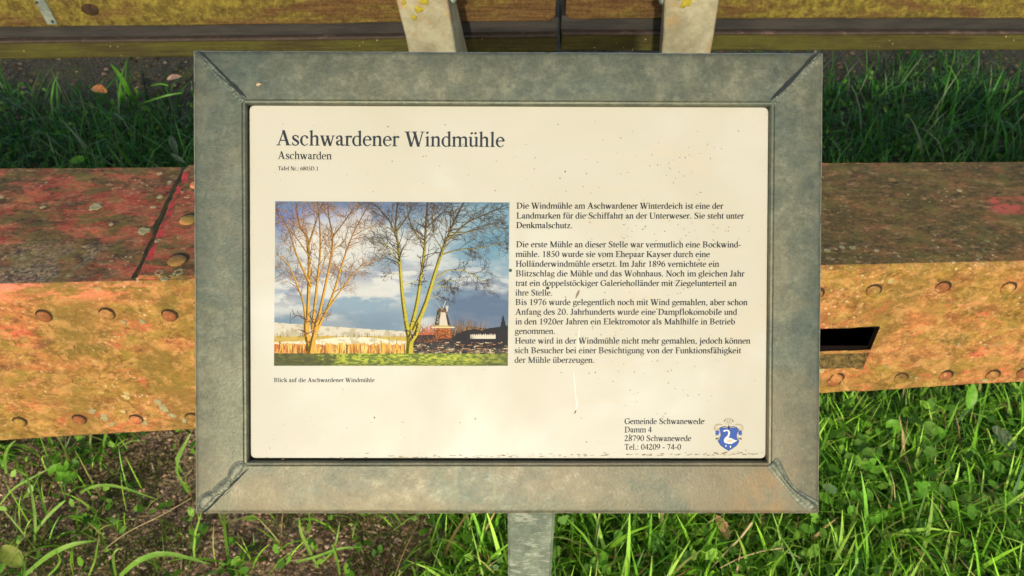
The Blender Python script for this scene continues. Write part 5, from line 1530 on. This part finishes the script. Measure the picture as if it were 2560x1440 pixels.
def leaflets(n, xr, yr, seed, size=(0.006, 0.013), hmax=0.035, dens=True, thr=0.0):
    """low ground cover: small rounded leaves lying near the soil"""
    r = np.random.RandomState(seed)
    x = r.uniform(xr[0], xr[1], n); y = r.uniform(yr[0], yr[1], n)
    keep = r.rand(n) < np.clip(grass_density(x, y) + thr, 0, 1); x, y = x[keep], y[keep]; n = len(x)
    s = r.uniform(size[0], size[1], n); z = ground_h(x, y) + r.rand(n) * hmax
    nrm = np.stack([r.normal(0, 0.45, n), r.normal(0, 0.45, n) - 0.15, np.ones(n)], -1); nrm /= np.linalg.norm(nrm, axis=1)[:, None]
    a = r.rand(n) * 6.28
    t1 = np.stack([np.cos(a), np.sin(a), -(np.cos(a) * nrm[:, 0] + np.sin(a) * nrm[:, 1]) / nrm[:, 2]], -1); t1 /= np.linalg.norm(t1, axis=1)[:, None]
    t2 = np.cross(nrm, t1)
    c = np.stack([x, y, z], -1)
    sh = [(-1, 0), (-0.3, -0.62), (0.75, -0.45), (1.05, 0), (0.75, 0.45), (-0.3, 0.62)]
    V = np.stack([c + (t1 * p[0] + t2 * p[1]) * s[:, None] for p in sh], 1)
    b = (np.arange(n) * 6)[:, None]
    Q = np.concatenate([b + np.array([[0, 1, 2, 3]]), b + np.array([[0, 3, 4, 5]])], 0)
    P = np.array([g3(96, 146, 40), g3(120, 172, 52), g3(148, 194, 70), g3(72, 114, 34)])
    cc = P[r.randint(0, 4, n)] * r.uniform(0.75, 1.2, (n, 1))
    return V.reshape(-1, 3), Q, np.repeat(cc[:, None], 6, 1).reshape(-1, 3)

def moss_bits(n, seed):
    """tiny moss and seedling leaves in drifts on the bare soil"""
    r = np.random.RandomState(seed)
    x = r.uniform(-1.5, 0.1, n); y = r.uniform(0.5, 1.35, n)
    keep = fbm(x * 7, y * 9, 51, 4) + r.uniform(-0.05, 0.05, n) > 0.52; x, y = x[keep], y[keep]; n = len(x)
    s = r.uniform(0.0016, 0.0042, n); z = ground_h(x, y) + r.uniform(0.001, 0.008, n)
    a = r.rand(n) * 6.28; c = np.stack([x, y, z], -1)
    t1 = np.stack([np.cos(a), np.sin(a), r.normal(0, 0.4, n)], -1); t2 = np.stack([-np.sin(a), np.cos(a), r.normal(0, 0.4, n)], -1)
    V = np.stack([c - t1 * s[:, None], c - t2 * s[:, None] * 0.6, c + t1 * s[:, None], c + t2 * s[:, None] * 0.6], 1)
    Q = (np.arange(n) * 4)[:, None] + np.arange(4)[None]
    P = np.array([g3(96, 112, 44), g3(120, 134, 56), g3(78, 92, 40), g3(136, 128, 70)])
    return V.reshape(-1, 3), Q, np.repeat((P[r.randint(0, 4, n)] * r.uniform(0.7, 1.2, (n, 1)))[:, None], 4, 1).reshape(-1, 3)
def litter(n, seed):
    """short dry stalks and bark flakes lying on the soil"""
    r = np.random.RandomState(seed)
    x = r.uniform(-1.5, 0.3, n); y = r.uniform(0.5, 1.35, n); z = ground_h(x, y) + 0.004
    a = r.rand(n) * 6.28; L = r.uniform(0.004, 0.026, n); w = r.uniform(0.0008, 0.0028, n)
    c = np.stack([x, y, z], -1); t1 = np.stack([np.cos(a), np.sin(a), r.normal(0, 0.12, n)], -1) * L[:, None]; t2 = np.stack([-np.sin(a), np.cos(a), np.zeros(n)], -1) * w[:, None]
    V = np.stack([c - t1, c - t2, c + t1, c + t2], 1); Q = (np.arange(n) * 4)[:, None] + np.arange(4)[None]
    P = np.array([g3(196, 166, 120), g3(150, 112, 80), g3(104, 74, 54), g3(214, 190, 150)])
    return V.reshape(-1, 3), Q, np.repeat((P[r.randint(0, 4, n)])[:, None], 4, 1).reshape(-1, 3)

def join(parts):
    V = []; Q = []; C = []; o = 0
    for v, q, c in parts:
        V.append(v); Q.append(q + o); C.append(c); o += len(v)
    return np.concatenate(V), np.concatenate(Q), np.concatenate(C)
fr = join([
    blades(44000, (-1.5, 1.7), (0.35, 1.30), 0.11, 1, wid=(0.0016, 0.0046), lean=2.2),
    blades(9000, (-0.45, 1.7), (0.55, 1.30), 0.16, 2, wid=(0.0028, 0.0070), lean=1.9),
    blades(700, (-1.5, -0.2), (0.6, 1.25), 0.10, 5, dens=False, wid=(0.002, 0.004), lean=1.2, mask=lambda x, y: fbm(x * 6, y * 6, 13, 3) > 0.55),
    blades(1500, (-0.4, 1.7), (0.5, 1.3), 0.14, 8, wid=(0.0015, 0.003), lean=2.6, pal=[(g3(206, 186, 130), 0.6), (g3(176, 130, 90), 0.4)]),
    leaflets(26000, (-1.5, 1.7), (0.45, 1.35), 4, thr=0.05),
    leaflets(2400, (-0.1, 1.7), (0.5, 1.3), 6, (0.010, 0.018), 0.10),
    moss_bits(60000, 41), litter(2200, 43)])
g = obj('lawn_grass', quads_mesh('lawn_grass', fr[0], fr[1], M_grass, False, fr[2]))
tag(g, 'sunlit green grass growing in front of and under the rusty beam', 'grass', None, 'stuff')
bk = join([
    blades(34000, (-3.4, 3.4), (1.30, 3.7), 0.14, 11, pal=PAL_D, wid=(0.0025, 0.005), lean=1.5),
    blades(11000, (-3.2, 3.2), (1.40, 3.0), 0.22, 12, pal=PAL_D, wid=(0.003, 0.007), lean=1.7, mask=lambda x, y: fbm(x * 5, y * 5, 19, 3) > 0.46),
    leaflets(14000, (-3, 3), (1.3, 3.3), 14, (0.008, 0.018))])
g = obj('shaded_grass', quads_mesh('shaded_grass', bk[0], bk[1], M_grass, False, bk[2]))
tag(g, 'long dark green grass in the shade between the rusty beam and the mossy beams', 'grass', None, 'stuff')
ot = join([blades(14000, (-9, 9), (-5, 11), 0.12, 21, dens=False, wid=(0.006, 0.011), lean=0.9, seg=4, mask=lambda x, y: (np.abs(x) > 2.6) | (y < 0.3) | (y > 4.4))])
g = obj('meadow_grass', quads_mesh('meadow_grass', ot[0], ot[1], M_grass, False, ot[2]))
tag(g, 'green grass spreading beyond the sign and the beams', 'grass', None, 'stuff')

# soil crumbs and gravel
def crumbs(n, xr, yr, size, seed, fn):
    r = np.random.RandomState(seed)
    x = r.uniform(xr[0], xr[1], n); y = r.uniform(yr[0], yr[1], n)
    keep = fn(x, y, r); x, y = x[keep], y[keep]; n = len(x)
    s = size[0] + (size[1] - size[0]) * r.rand(n) ** 3
    oct_ = np.array([(1, 0, 0), (0.3, 1, 0), (-1, 0.2, 0), (-0.2, -1, 0), (0.15, 0.1, 0.8), (0.5, 0.6, 0.45), (-0.5, -0.5, 0.5)])
    T3 = np.array([(0, 1, 5), (1, 4, 5), (0, 5, 4), (1, 2, 4), (2, 6, 4), (2, 3, 6), (3, 4, 6), (3, 0, 4)])
    a = r.rand(n) * 6.28; ca, sa = np.cos(a), np.sin(a)
    j = 1 + r.uniform(-0.35, 0.35, (n, 7, 3))
    O = oct_[None] * j * s[:, None, None]
    X = x[:, None] + O[..., 0] * ca[:, None] - O[..., 1] * sa[:, None]; Yv = y[:, None] + O[..., 0] * sa[:, None] + O[..., 1] * ca[:, None]
    Z = ground_h(x, y)[:, None] + O[..., 2] * r.uniform(0.6, 1.2, (n, 1)) + r.uniform(-0.2, 0.5, (n, 1)) * s[:, None] * 0.6
    V = np.stack([X, Yv, Z], -1).reshape(-1, 3)
    Q = ((np.arange(n) * 7)[:, None, None] + T3[None]).reshape(-1, 3)
    P = np.array([g3(158, 132, 102), g3(190, 160, 128), g3(116, 94, 72), g3(214, 184, 152), g3(178, 138, 110), g3(140, 134, 84)])
    cc = P[r.randint(0, 6, n)] * r.uniform(0.7, 1.2, (n, 1))
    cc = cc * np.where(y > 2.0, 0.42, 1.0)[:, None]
    return V, Q, np.repeat(cc[:, None], 7, 1).reshape(-1, 3)
cr = join([crumbs(24000, (-1.5, 0.2), (0.5, 1.7), (0.0016, 0.0068), 31, lambda x, y, r: r.rand(len(x)) < 1.15 - grass_density(x, y)),
           crumbs(4000, (0.0, 1.6), (0.5, 1.4), (0.002, 0.007), 32, lambda x, y, r: np.ones(len(x), bool)),
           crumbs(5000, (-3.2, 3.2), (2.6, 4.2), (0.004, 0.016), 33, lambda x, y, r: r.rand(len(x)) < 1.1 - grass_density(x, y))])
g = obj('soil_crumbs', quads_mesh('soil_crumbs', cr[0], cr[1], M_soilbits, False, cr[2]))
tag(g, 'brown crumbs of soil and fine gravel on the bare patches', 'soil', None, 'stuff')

# ------------------------------------------------------------------ leaves and plants one can tell apart
def leaf_mat(name, a, b, trans=0.3, sc=60):
    M = Mt(name, 0.45, 0, 0.35).world()
    n = M.noise(sc, 5, 0.7); c = M.mix(M.step(n, 0.35, 0.65), a, b); M.color(c); M.bump(n, 0.4, 0.002)
    tr = M.n.new('ShaderNodeBsdfTranslucent'); M.l.new(c, tr.inputs[0])
    mx = M.n.new('ShaderNodeMixShader'); mx.inputs[0].default_value = trans
    M.l.new(M.b.outputs[0], mx.inputs[1]); M.l.new(tr.outputs[0], mx.inputs[2]); M.l.new(mx.outputs[0], M.n['Material Output'].inputs[0])
    return M.m
M_leaf = leaf_mat('bright_green_leaf', lin(98, 160, 40), lin(128, 182, 58))
M_leafd = leaf_mat('mid_green_leaf', lin(84, 128, 42), lin(112, 150, 62))
M_leafp = leaf_mat('grey_green_leaf', lin(110, 130, 92), lin(134, 150, 112))
M_dead = leaf_mat('dry_tan_leaf', lin(176, 138, 86), lin(206, 170, 116), 0.2)
M_dead2 = leaf_mat('dry_orange_leaf', lin(206, 140, 84), lin(186, 116, 66), 0.2)
M_dead3 = leaf_mat('dry_pinkish_leaf', lin(222, 178, 150), lin(196, 150, 120), 0.2)
M_stem = leaf_mat('stem_green', lin(104, 140, 56), lin(120, 150, 66), 0.1)
M_straw = leaf_mat('straw', lin(196, 176, 120), lin(214, 190, 140), 0.1)
M_twig = simple('brown_twig', lin(84, 60, 50), lin(120, 92, 76), 90, 0.6)

def round_leaf(mat):
    v = [(0, 0, 0)]; f = []; n = 14
    for ring, rad in ((1, 0.55), (2, 1.0)):
        for k in range(n):
            a = math.radians(24 + k * (312 / (n - 1)))
            v.append((-math.cos(a) * rad * (1 + 0.04 * math.sin(5 * a)), math.sin(a) * rad, (0.10 if ring == 1 else 0.22) + 0.04 * math.sin(4 * a)))
    for k in range(n - 1):
        f.append((0, 1 + k, 2 + k)); f.append((1 + k, 1 + n + k, 2 + n + k, 2 + k))
    return fix_normals(mesh('leaf', v, f, mat, True))
def long_leaf(mat, ratio=0.45, serr=0.0, curl=0.25, n=12):
    v = []; f = []
    for i in range(n + 1):
        t = i / n; w = ratio * math.sin(math.pi * min(1, t * 0.94 + 0.05)) ** 0.75 * (1 + serr * (1 if i % 2 else -1))
        for j, q in enumerate((-1, -0.5, 0, 0.5, 1)):
            v.append((t * 2 - 1, w * q, 0.10 * abs(q) - curl * (t - 0.45) ** 2 * 2 + 0.02 * math.sin(i * 1.7 + j)))
    for i in range(n):
        for j in range(4):
            a = i * 5 + j; f.append((a, a + 1, a + 6, a + 5))
    return fix_normals(mesh('leaf', v, f, mat, True))
def tube(name, pts, r0, r1, mat, seg=6):
    P = catmull([(*p, 0) for p in pts], 5)[:, :3] if len(pts) > 2 else np.array(pts, float)
    n = len(P); v = []; f = []
    for i in range(n):
        d = P[min(i + 1, n - 1)] - P[max(i - 1, 0)]; d /= np.linalg.norm(d) + 1e-9
        a = np.cross(d, [0.1, 0.2, 1.0]); a /= np.linalg.norm(a) + 1e-9; b = np.cross(d, a); r = r0 + (r1 - r0) * i / (n - 1)
        for s in range(seg):
            t = s / seg * 6.2832; v.append(tuple(P[i] + (a * math.cos(t) + b * math.sin(t)) * r))
    for i in range(n - 1):
        for s in range(seg):
            f.append((i * seg + s, i * seg + (s + 1) % seg, (i + 1) * seg + (s + 1) % seg, (i + 1) * seg + s))
    return mesh(name, v, f, mat, True)
RL = [round_leaf(M_leaf), round_leaf(M_leafd)]
def clover(label, leaves, seed, grp='small plants with round leaves'):
    r = random.Random(seed)
    pts = [on_z(px, py, 0.105 if px > 900 else 0.06) for (px, py, s, k) in leaves]
    c = sum(pts) / len(pts)
    root = empty('round_leaved_plant', (c[0], c[1], float(ground_h(c[0], c[1]))), label, 'plant', grp)
    for (px, py, s, k), P in zip(leaves, pts):
        sc = s / 1150.0
        P = P + np.array([0, 0, r.uniform(-0.01, 0.012)])
        tilt = Matrix.Rotation(r.uniform(0.1, 0.5), 4, 'X') @ Matrix.Rotation(r.uniform(-0.3, 0.3), 4, 'Y')
        lf = bpy.data.objects.new('leaf', RL[k]); place(lf, root, Matrix.Translation(P) @ tilt @ Matrix.Rotation(r.uniform(0, 6.3), 4, 'Z') @ Matrix.Scale(sc, 4))
        g0 = np.array([c[0] + (P[0] - c[0]) * 0.3, c[1] + (P[1] - c[1]) * 0.3 + 0.01, float(ground_h(c[0], c[1])) - 0.003])
        me = tube('stem', [g0, (g0 * 0.5 + P * 0.5) + np.array([0, 0.004, 0.006]), P + np.array([0, 0, -0.001])], 0.0011, 0.0008, M_stem, 5)
        place(bpy.data.objects.new('stem', me), root, Matrix.Identity(4))
clover('bright round-leaved plant growing in the soil below the left of the rusty beam', [(135, 1172, 17, 0), (158, 1168, 16, 0), (172, 1190, 18, 1), (176, 1196, 16, 0), (183, 1158, 13, 1), (150, 1186, 15, 0)], 1)
clover('cluster of round leaves in the grass just right of the sign, under the beam', [(2230, 1075, 20, 0), (2322, 1078, 21, 1), (2345, 1085, 17, 0), (2308, 1108, 20, 0), (2322, 1140, 17, 1), (2235, 1112, 15, 1)], 2)
clover('two overlapping bright round leaves below the larger leaf cluster', [(2188, 1163, 21, 0), (2166, 1168, 14, 0)], 3)
clover('two round leaves side by side near the lower right corner of the frame', [(2143, 1238, 17, 0), (2170, 1230, 16, 0)], 4)
clover('three round leaves beside the upper end of the brown twig', [(2296, 1228, 21, 0), (2310, 1222, 14, 0), (2355, 1235, 17, 1)], 5)
clover('small low round leaves in the grass below the frame corner', [(2128, 1283, 13, 0), (2190, 1288, 14, 0), (2206, 1282, 12, 0)], 6)
clover('round leaves close against the right side of the sign', [(2150, 1112, 18, 1), (2170, 1136, 16, 1), (2128, 1140, 15, 1)], 7)
clover('small round leaves beside the right edge of the sign post', [(1490, 1405, 14, 0), (1516, 1420, 12, 0), (1470, 1425, 12, 1)], 8)
clover('round leaves on the far right of the grass under the beam', [(2520, 1245, 17, 0), (2535, 1262, 14, 1), (2500, 1262, 14, 1)], 9)
def single(name, label, cat, px, py, z, size, me, rot, tilt=(0.2, 0), stem=True, stem_dir=(0.03, 0.02), grp=None):
    P = on_z(px, py, z); g0 = np.array([P[0] + stem_dir[0], P[1] + stem_dir[1], float(ground_h(P[0], P[1]))])
    root = empty(name, (P[0], P[1], float(ground_h(P[0], P[1]))), label, cat, grp)
    m = Matrix.Translation(P) @ Matrix.Rotation(tilt[0], 4, 'X') @ Matrix.Rotation(tilt[1], 4, 'Y') @ Matrix.Rotation(rot, 4, 'Z') @ Matrix.Scale(size, 4)
    place(bpy.data.objects.new('leaf_blade', me), root, m)
    if stem:
        end = np.array(m @ Vector((-0.97, 0, -0.1)))
        place(bpy.data.objects.new('stalk', tube('stalk', [g0, (g0 + end) / 2 + np.array([0, 0, 0.008]), end], 0.0012, 0.0009, M_stem, 5)), root, Matrix.Identity(4))
def dup(me, mat):
    m = me.copy(); m.materials.clear(); m.materials.append(mat); return m
LL = long_leaf(M_leafd, 0.5)
single('broad_leaf', 'oval green leaf lying at the bottom right of the grass', 'leaf', 2432, 1402, 0.05, 0.028, LL, -0.15, (0.3, 0.1))
single('broad_leaf', 'toothed grey-green leaf in the grass at the far right', 'leaf', 2512, 1098, 0.08, 0.036, long_leaf(M_leafp, 0.6, 0.12), -0.9, (0.4, 0.2))
single('broad_leaf', 'bright upright leaf touching the lower edge of the beam at the right', 'leaf', 2428, 990, 0.16, 0.030, long_leaf(M_leaf, 0.45), 1.4, (0.9, 0))
single('broad_leaf', 'crinkled yellow-green leaf on the soil at the lower left', 'leaf', 30, 1392, 0.04, 0.036, long_leaf(leaf_mat('yellow_green_leaf', lin(140, 160, 60), lin(170, 176, 90)), 0.5, 0.06), -0.6, (0.2, 0.1))
single('broad_leaf', 'small bright leaf in the grass right of the sign post', 'leaf', 1640, 1350, 0.07, 0.026, long_leaf(M_leaf, 0.6), 0.9, (0.3, 0.1))
single('dead_leaf', 'curled dry tan leaf in the grass below the frame', 'dead leaf', 1808, 1318, 0.07, 0.028, long_leaf(M_dead, 0.42, 0.05, 0.6), -1.1, (0.4, 0.2), False)
single('dead_leaf', 'dry orange leaf on top of the dark grass left of the sign', 'dead leaf', 246, 222, 0.14, 0.034, long_leaf(M_dead2, 0.6, 0.1, 0.7), -0.3, (0.3, 0), False)
single('dead_leaf', 'pinkish dry leaf near the soil beside the upper left of the frame', 'dead leaf', 434, 193, 0.10, 0.030, long_leaf(M_dead3, 0.55, 0.08, 0.6), 0.4, (0.3, 0), False)
single('narrow_leaf', 'pale grey-green leaf leaning in the dark grass behind the left of the beam', 'leaf', 434, 362, 0.10, 0.045, long_leaf(M_leafp, 0.3), -1.1, (0.5, 0))
single('narrow_leaf', 'pale curled leaf just behind the top edge of the rusty beam', 'leaf', 445, 396, 0.12, 0.034, long_leaf(M_leafp, 0.25, 0.1), -0.6, (0.4, 0))
single('broad_leaf', 'bright leaf peeping over the back edge of the rusty beam at the left', 'leaf', 195, 400, 0.10, 0.030, long_leaf(M_leaf, 0.55, 0.1), 0.3, (0.4, 0))
def ground_tube(name, label, cat, pix, z, r0, r1, mat, part, extra=None):
    P = [on_z(px, py, z if not isinstance(z, list) else z[i]) for i, (px, py) in enumerate(pix)]
    root = empty(name, tuple(P[0]), label, cat)
    place(bpy.data.objects.new(part, tube(part, P, r0, r1, mat, 6)), root, Matrix.Identity(4))
    if extra:
        for k, (a, b) in enumerate(extra):
            q = [on_z(*a, z if not isinstance(z, list) else z[0]), on_z(*b, (z if not isinstance(z, list) else z[0]) + 0.004)]
            place(bpy.data.objects.new('side_shoot', tube('side_shoot', q, r1 * 1.2, r1 * 0.5, mat, 5)), root, Matrix.Identity(4))
ground_tube('fallen_twig', 'brown twig lying diagonally in the grass right of the sign', 'twig', [(2212, 1190), (2260, 1240), (2318, 1290), (2352, 1328), (2398, 1378)], 0.055, 0.0022, 0.0034, M_twig, 'twig_stem')
ground_tube('grass_stalk', 'pale dry grass stalk with a seed head in the grass right of the sign post', 'grass stalk', [(1762, 1438), (1810, 1385), (1850, 1345), (1880, 1306)], [0.04, 0.07, 0.10, 0.12], 0.0014, 0.0028, M_straw, 'stalk')
ground_tube('grass_stalk', 'thin straw stalk lying flat near the bottom of the grass', 'grass stalk', [(1800, 1420), (1850, 1395), (1905, 1378), (1952, 1370)], 0.09, 0.0010, 0.0020, M_straw, 'stalk')
ground_tube('dry_stem', 'pale dry stem crossing the soil at the lower left of the frame', 'dry stem', [(255, 1378), (320, 1330), (400, 1290), (478, 1245)], 0.035, 0.0012, 0.0009, M_straw, 'stem_piece')

def long_blades(name, label, items, mat, grp=None):
    """single large grass blades one can follow; each a bent strip"""
    allp = []
    root = None
    for (pix, zs, w) in items:
        P = np.array([on_z(px, py, z) for (px, py), z in zip(pix, zs)])
        if root is None: root = empty(name, tuple(P[0]), label, 'grass tuft', grp)
        C = catmull([tuple(p) + (0,) for p in P], 6)[:, :3]; n = len(C); v = []; f = []
        for i in range(n):
            t = i / (n - 1); d = C[min(i + 1, n - 1)] - C[max(i - 1, 0)]
            s = np.cross(d, CAM - C[i] + np.array([0.5, 0, 0.3])); s /= np.linalg.norm(s) + 1e-9
            ww = 0.75 * w * (0.45 + 1.1 * math.sin(math.pi * min(1, 0.15 + t * 0.55))) * (1 - t ** 4) / 2 + 0.0001
            v += [tuple(C[i] - s * ww), tuple(C[i] + np.array([0, 0, -ww * 0.35])), tuple(C[i] + s * ww)]
        for i in range(n - 1):
            for j in range(2): f.append((i * 3 + j, i * 3 + j + 1, i * 3 + j + 4, i * 3 + j + 3))
        place(bpy.data.objects.new('blade', mesh('blade', v, f, mat, True)), root, Matrix.Identity(4))
M_blade = leaf_mat('long_blade_green', lin(112, 160, 50), lin(150, 184, 84), 0.3, 25)
M_blade2 = leaf_mat('long_blade_shade', lin(78, 138, 34), lin(104, 156, 48), 0.3, 25)
long_blades('grass_tuft', 'long pale grass blades arching over the soil at the lower left', [
    ([(60, 1440), (120, 1390), (180, 1362), (243, 1352)], [0.02, 0.06, 0.09, 0.08], 0.009),
    ([(300, 1440), (350, 1400), (420, 1385), (530, 1412)], [0.02, 0.07, 0.08, 0.04], 0.010),
    ([(200, 1232), (240, 1215), (300, 1218), (400, 1252)], [0.02, 0.05, 0.06, 0.03], 0.006),
    ([(85, 1370), (88, 1310), (80, 1240), (60, 1165)], [0.01, 0.06, 0.10, 0.13], 0.005),
    ([(88, 1330), (120, 1290), (150, 1262), (165, 1250)], [0.03, 0.06, 0.08, 0.09], 0.006),
    ([(0, 1262), (30, 1225), (70, 1200), (160, 1152)], [0.02, 0.05, 0.07, 0.08], 0.004),
    ([(455, 1180), (442, 1150), (462, 1110), (478, 1080)], [0.05, 0.08, 0.1, 0.12], 0.006),
    ([(470, 1232), (452, 1200), (442, 1165), (470, 1100)], [0.02, 0.05, 0.08, 0.12], 0.005),
    ([(15, 1185), (12, 1150), (20, 1120), (40, 1100)], [0.02, 0.05, 0.09, 0.1], 0.006),
    ([(290, 1440), (283, 1400), (287, 1380), (300, 1370)], [0.0, 0.05, 0.09, 0.1], 0.005),
    ([(222, 1440), (236, 1405), (240, 1385), (246, 1345)], [0.0, 0.04, 0.07, 0.10], 0.004),
    ([(120, 1440), (140, 1420), (150, 1400), (138, 1375)], [0.0, 0.03, 0.05, 0.08], 0.004)], M_blade)
long_blades('grass_tuft', 'grass blades sticking out of the soil under the lower edge of the frame', [
    ([(795, 1420), (770, 1370), (752, 1330), (748, 1292)], [0.01, 0.06, 0.1, 0.13], 0.006),
    ([(740, 1405), (790, 1392), (850, 1372), (910, 1368)], [0.02, 0.05, 0.07, 0.06], 0.005),
    ([(800, 1410), (830, 1380), (842, 1345), (850, 1300)], [0.01, 0.05, 0.08, 0.1], 0.004),
    ([(850, 1440), (845, 1410), (836, 1380), (830, 1360)], [0.0, 0.04, 0.07, 0.09], 0.005)], M_blade)
long_blades('grass_tuft', 'tall broad grass blades rising above the dark grass at the upper left', [
    ([(345, 262), (325, 235), (300, 190), (275, 158)], [0.05, 0.16, 0.24, 0.28], 0.016),
    ([(305, 260), (304, 240), (300, 215)], [0.10, 0.16, 0.2], 0.012),
    ([(455, 232), (420, 238), (380, 250), (345, 262)], [0.18, 0.18, 0.16, 0.12], 0.006),
    ([(420, 214), (400, 210), (375, 215)], [0.2, 0.2, 0.16], 0.006),
    ([(340, 250), (345, 236), (335, 218)], [0.10, 0.16, 0.2], 0.012)], M_blade2)
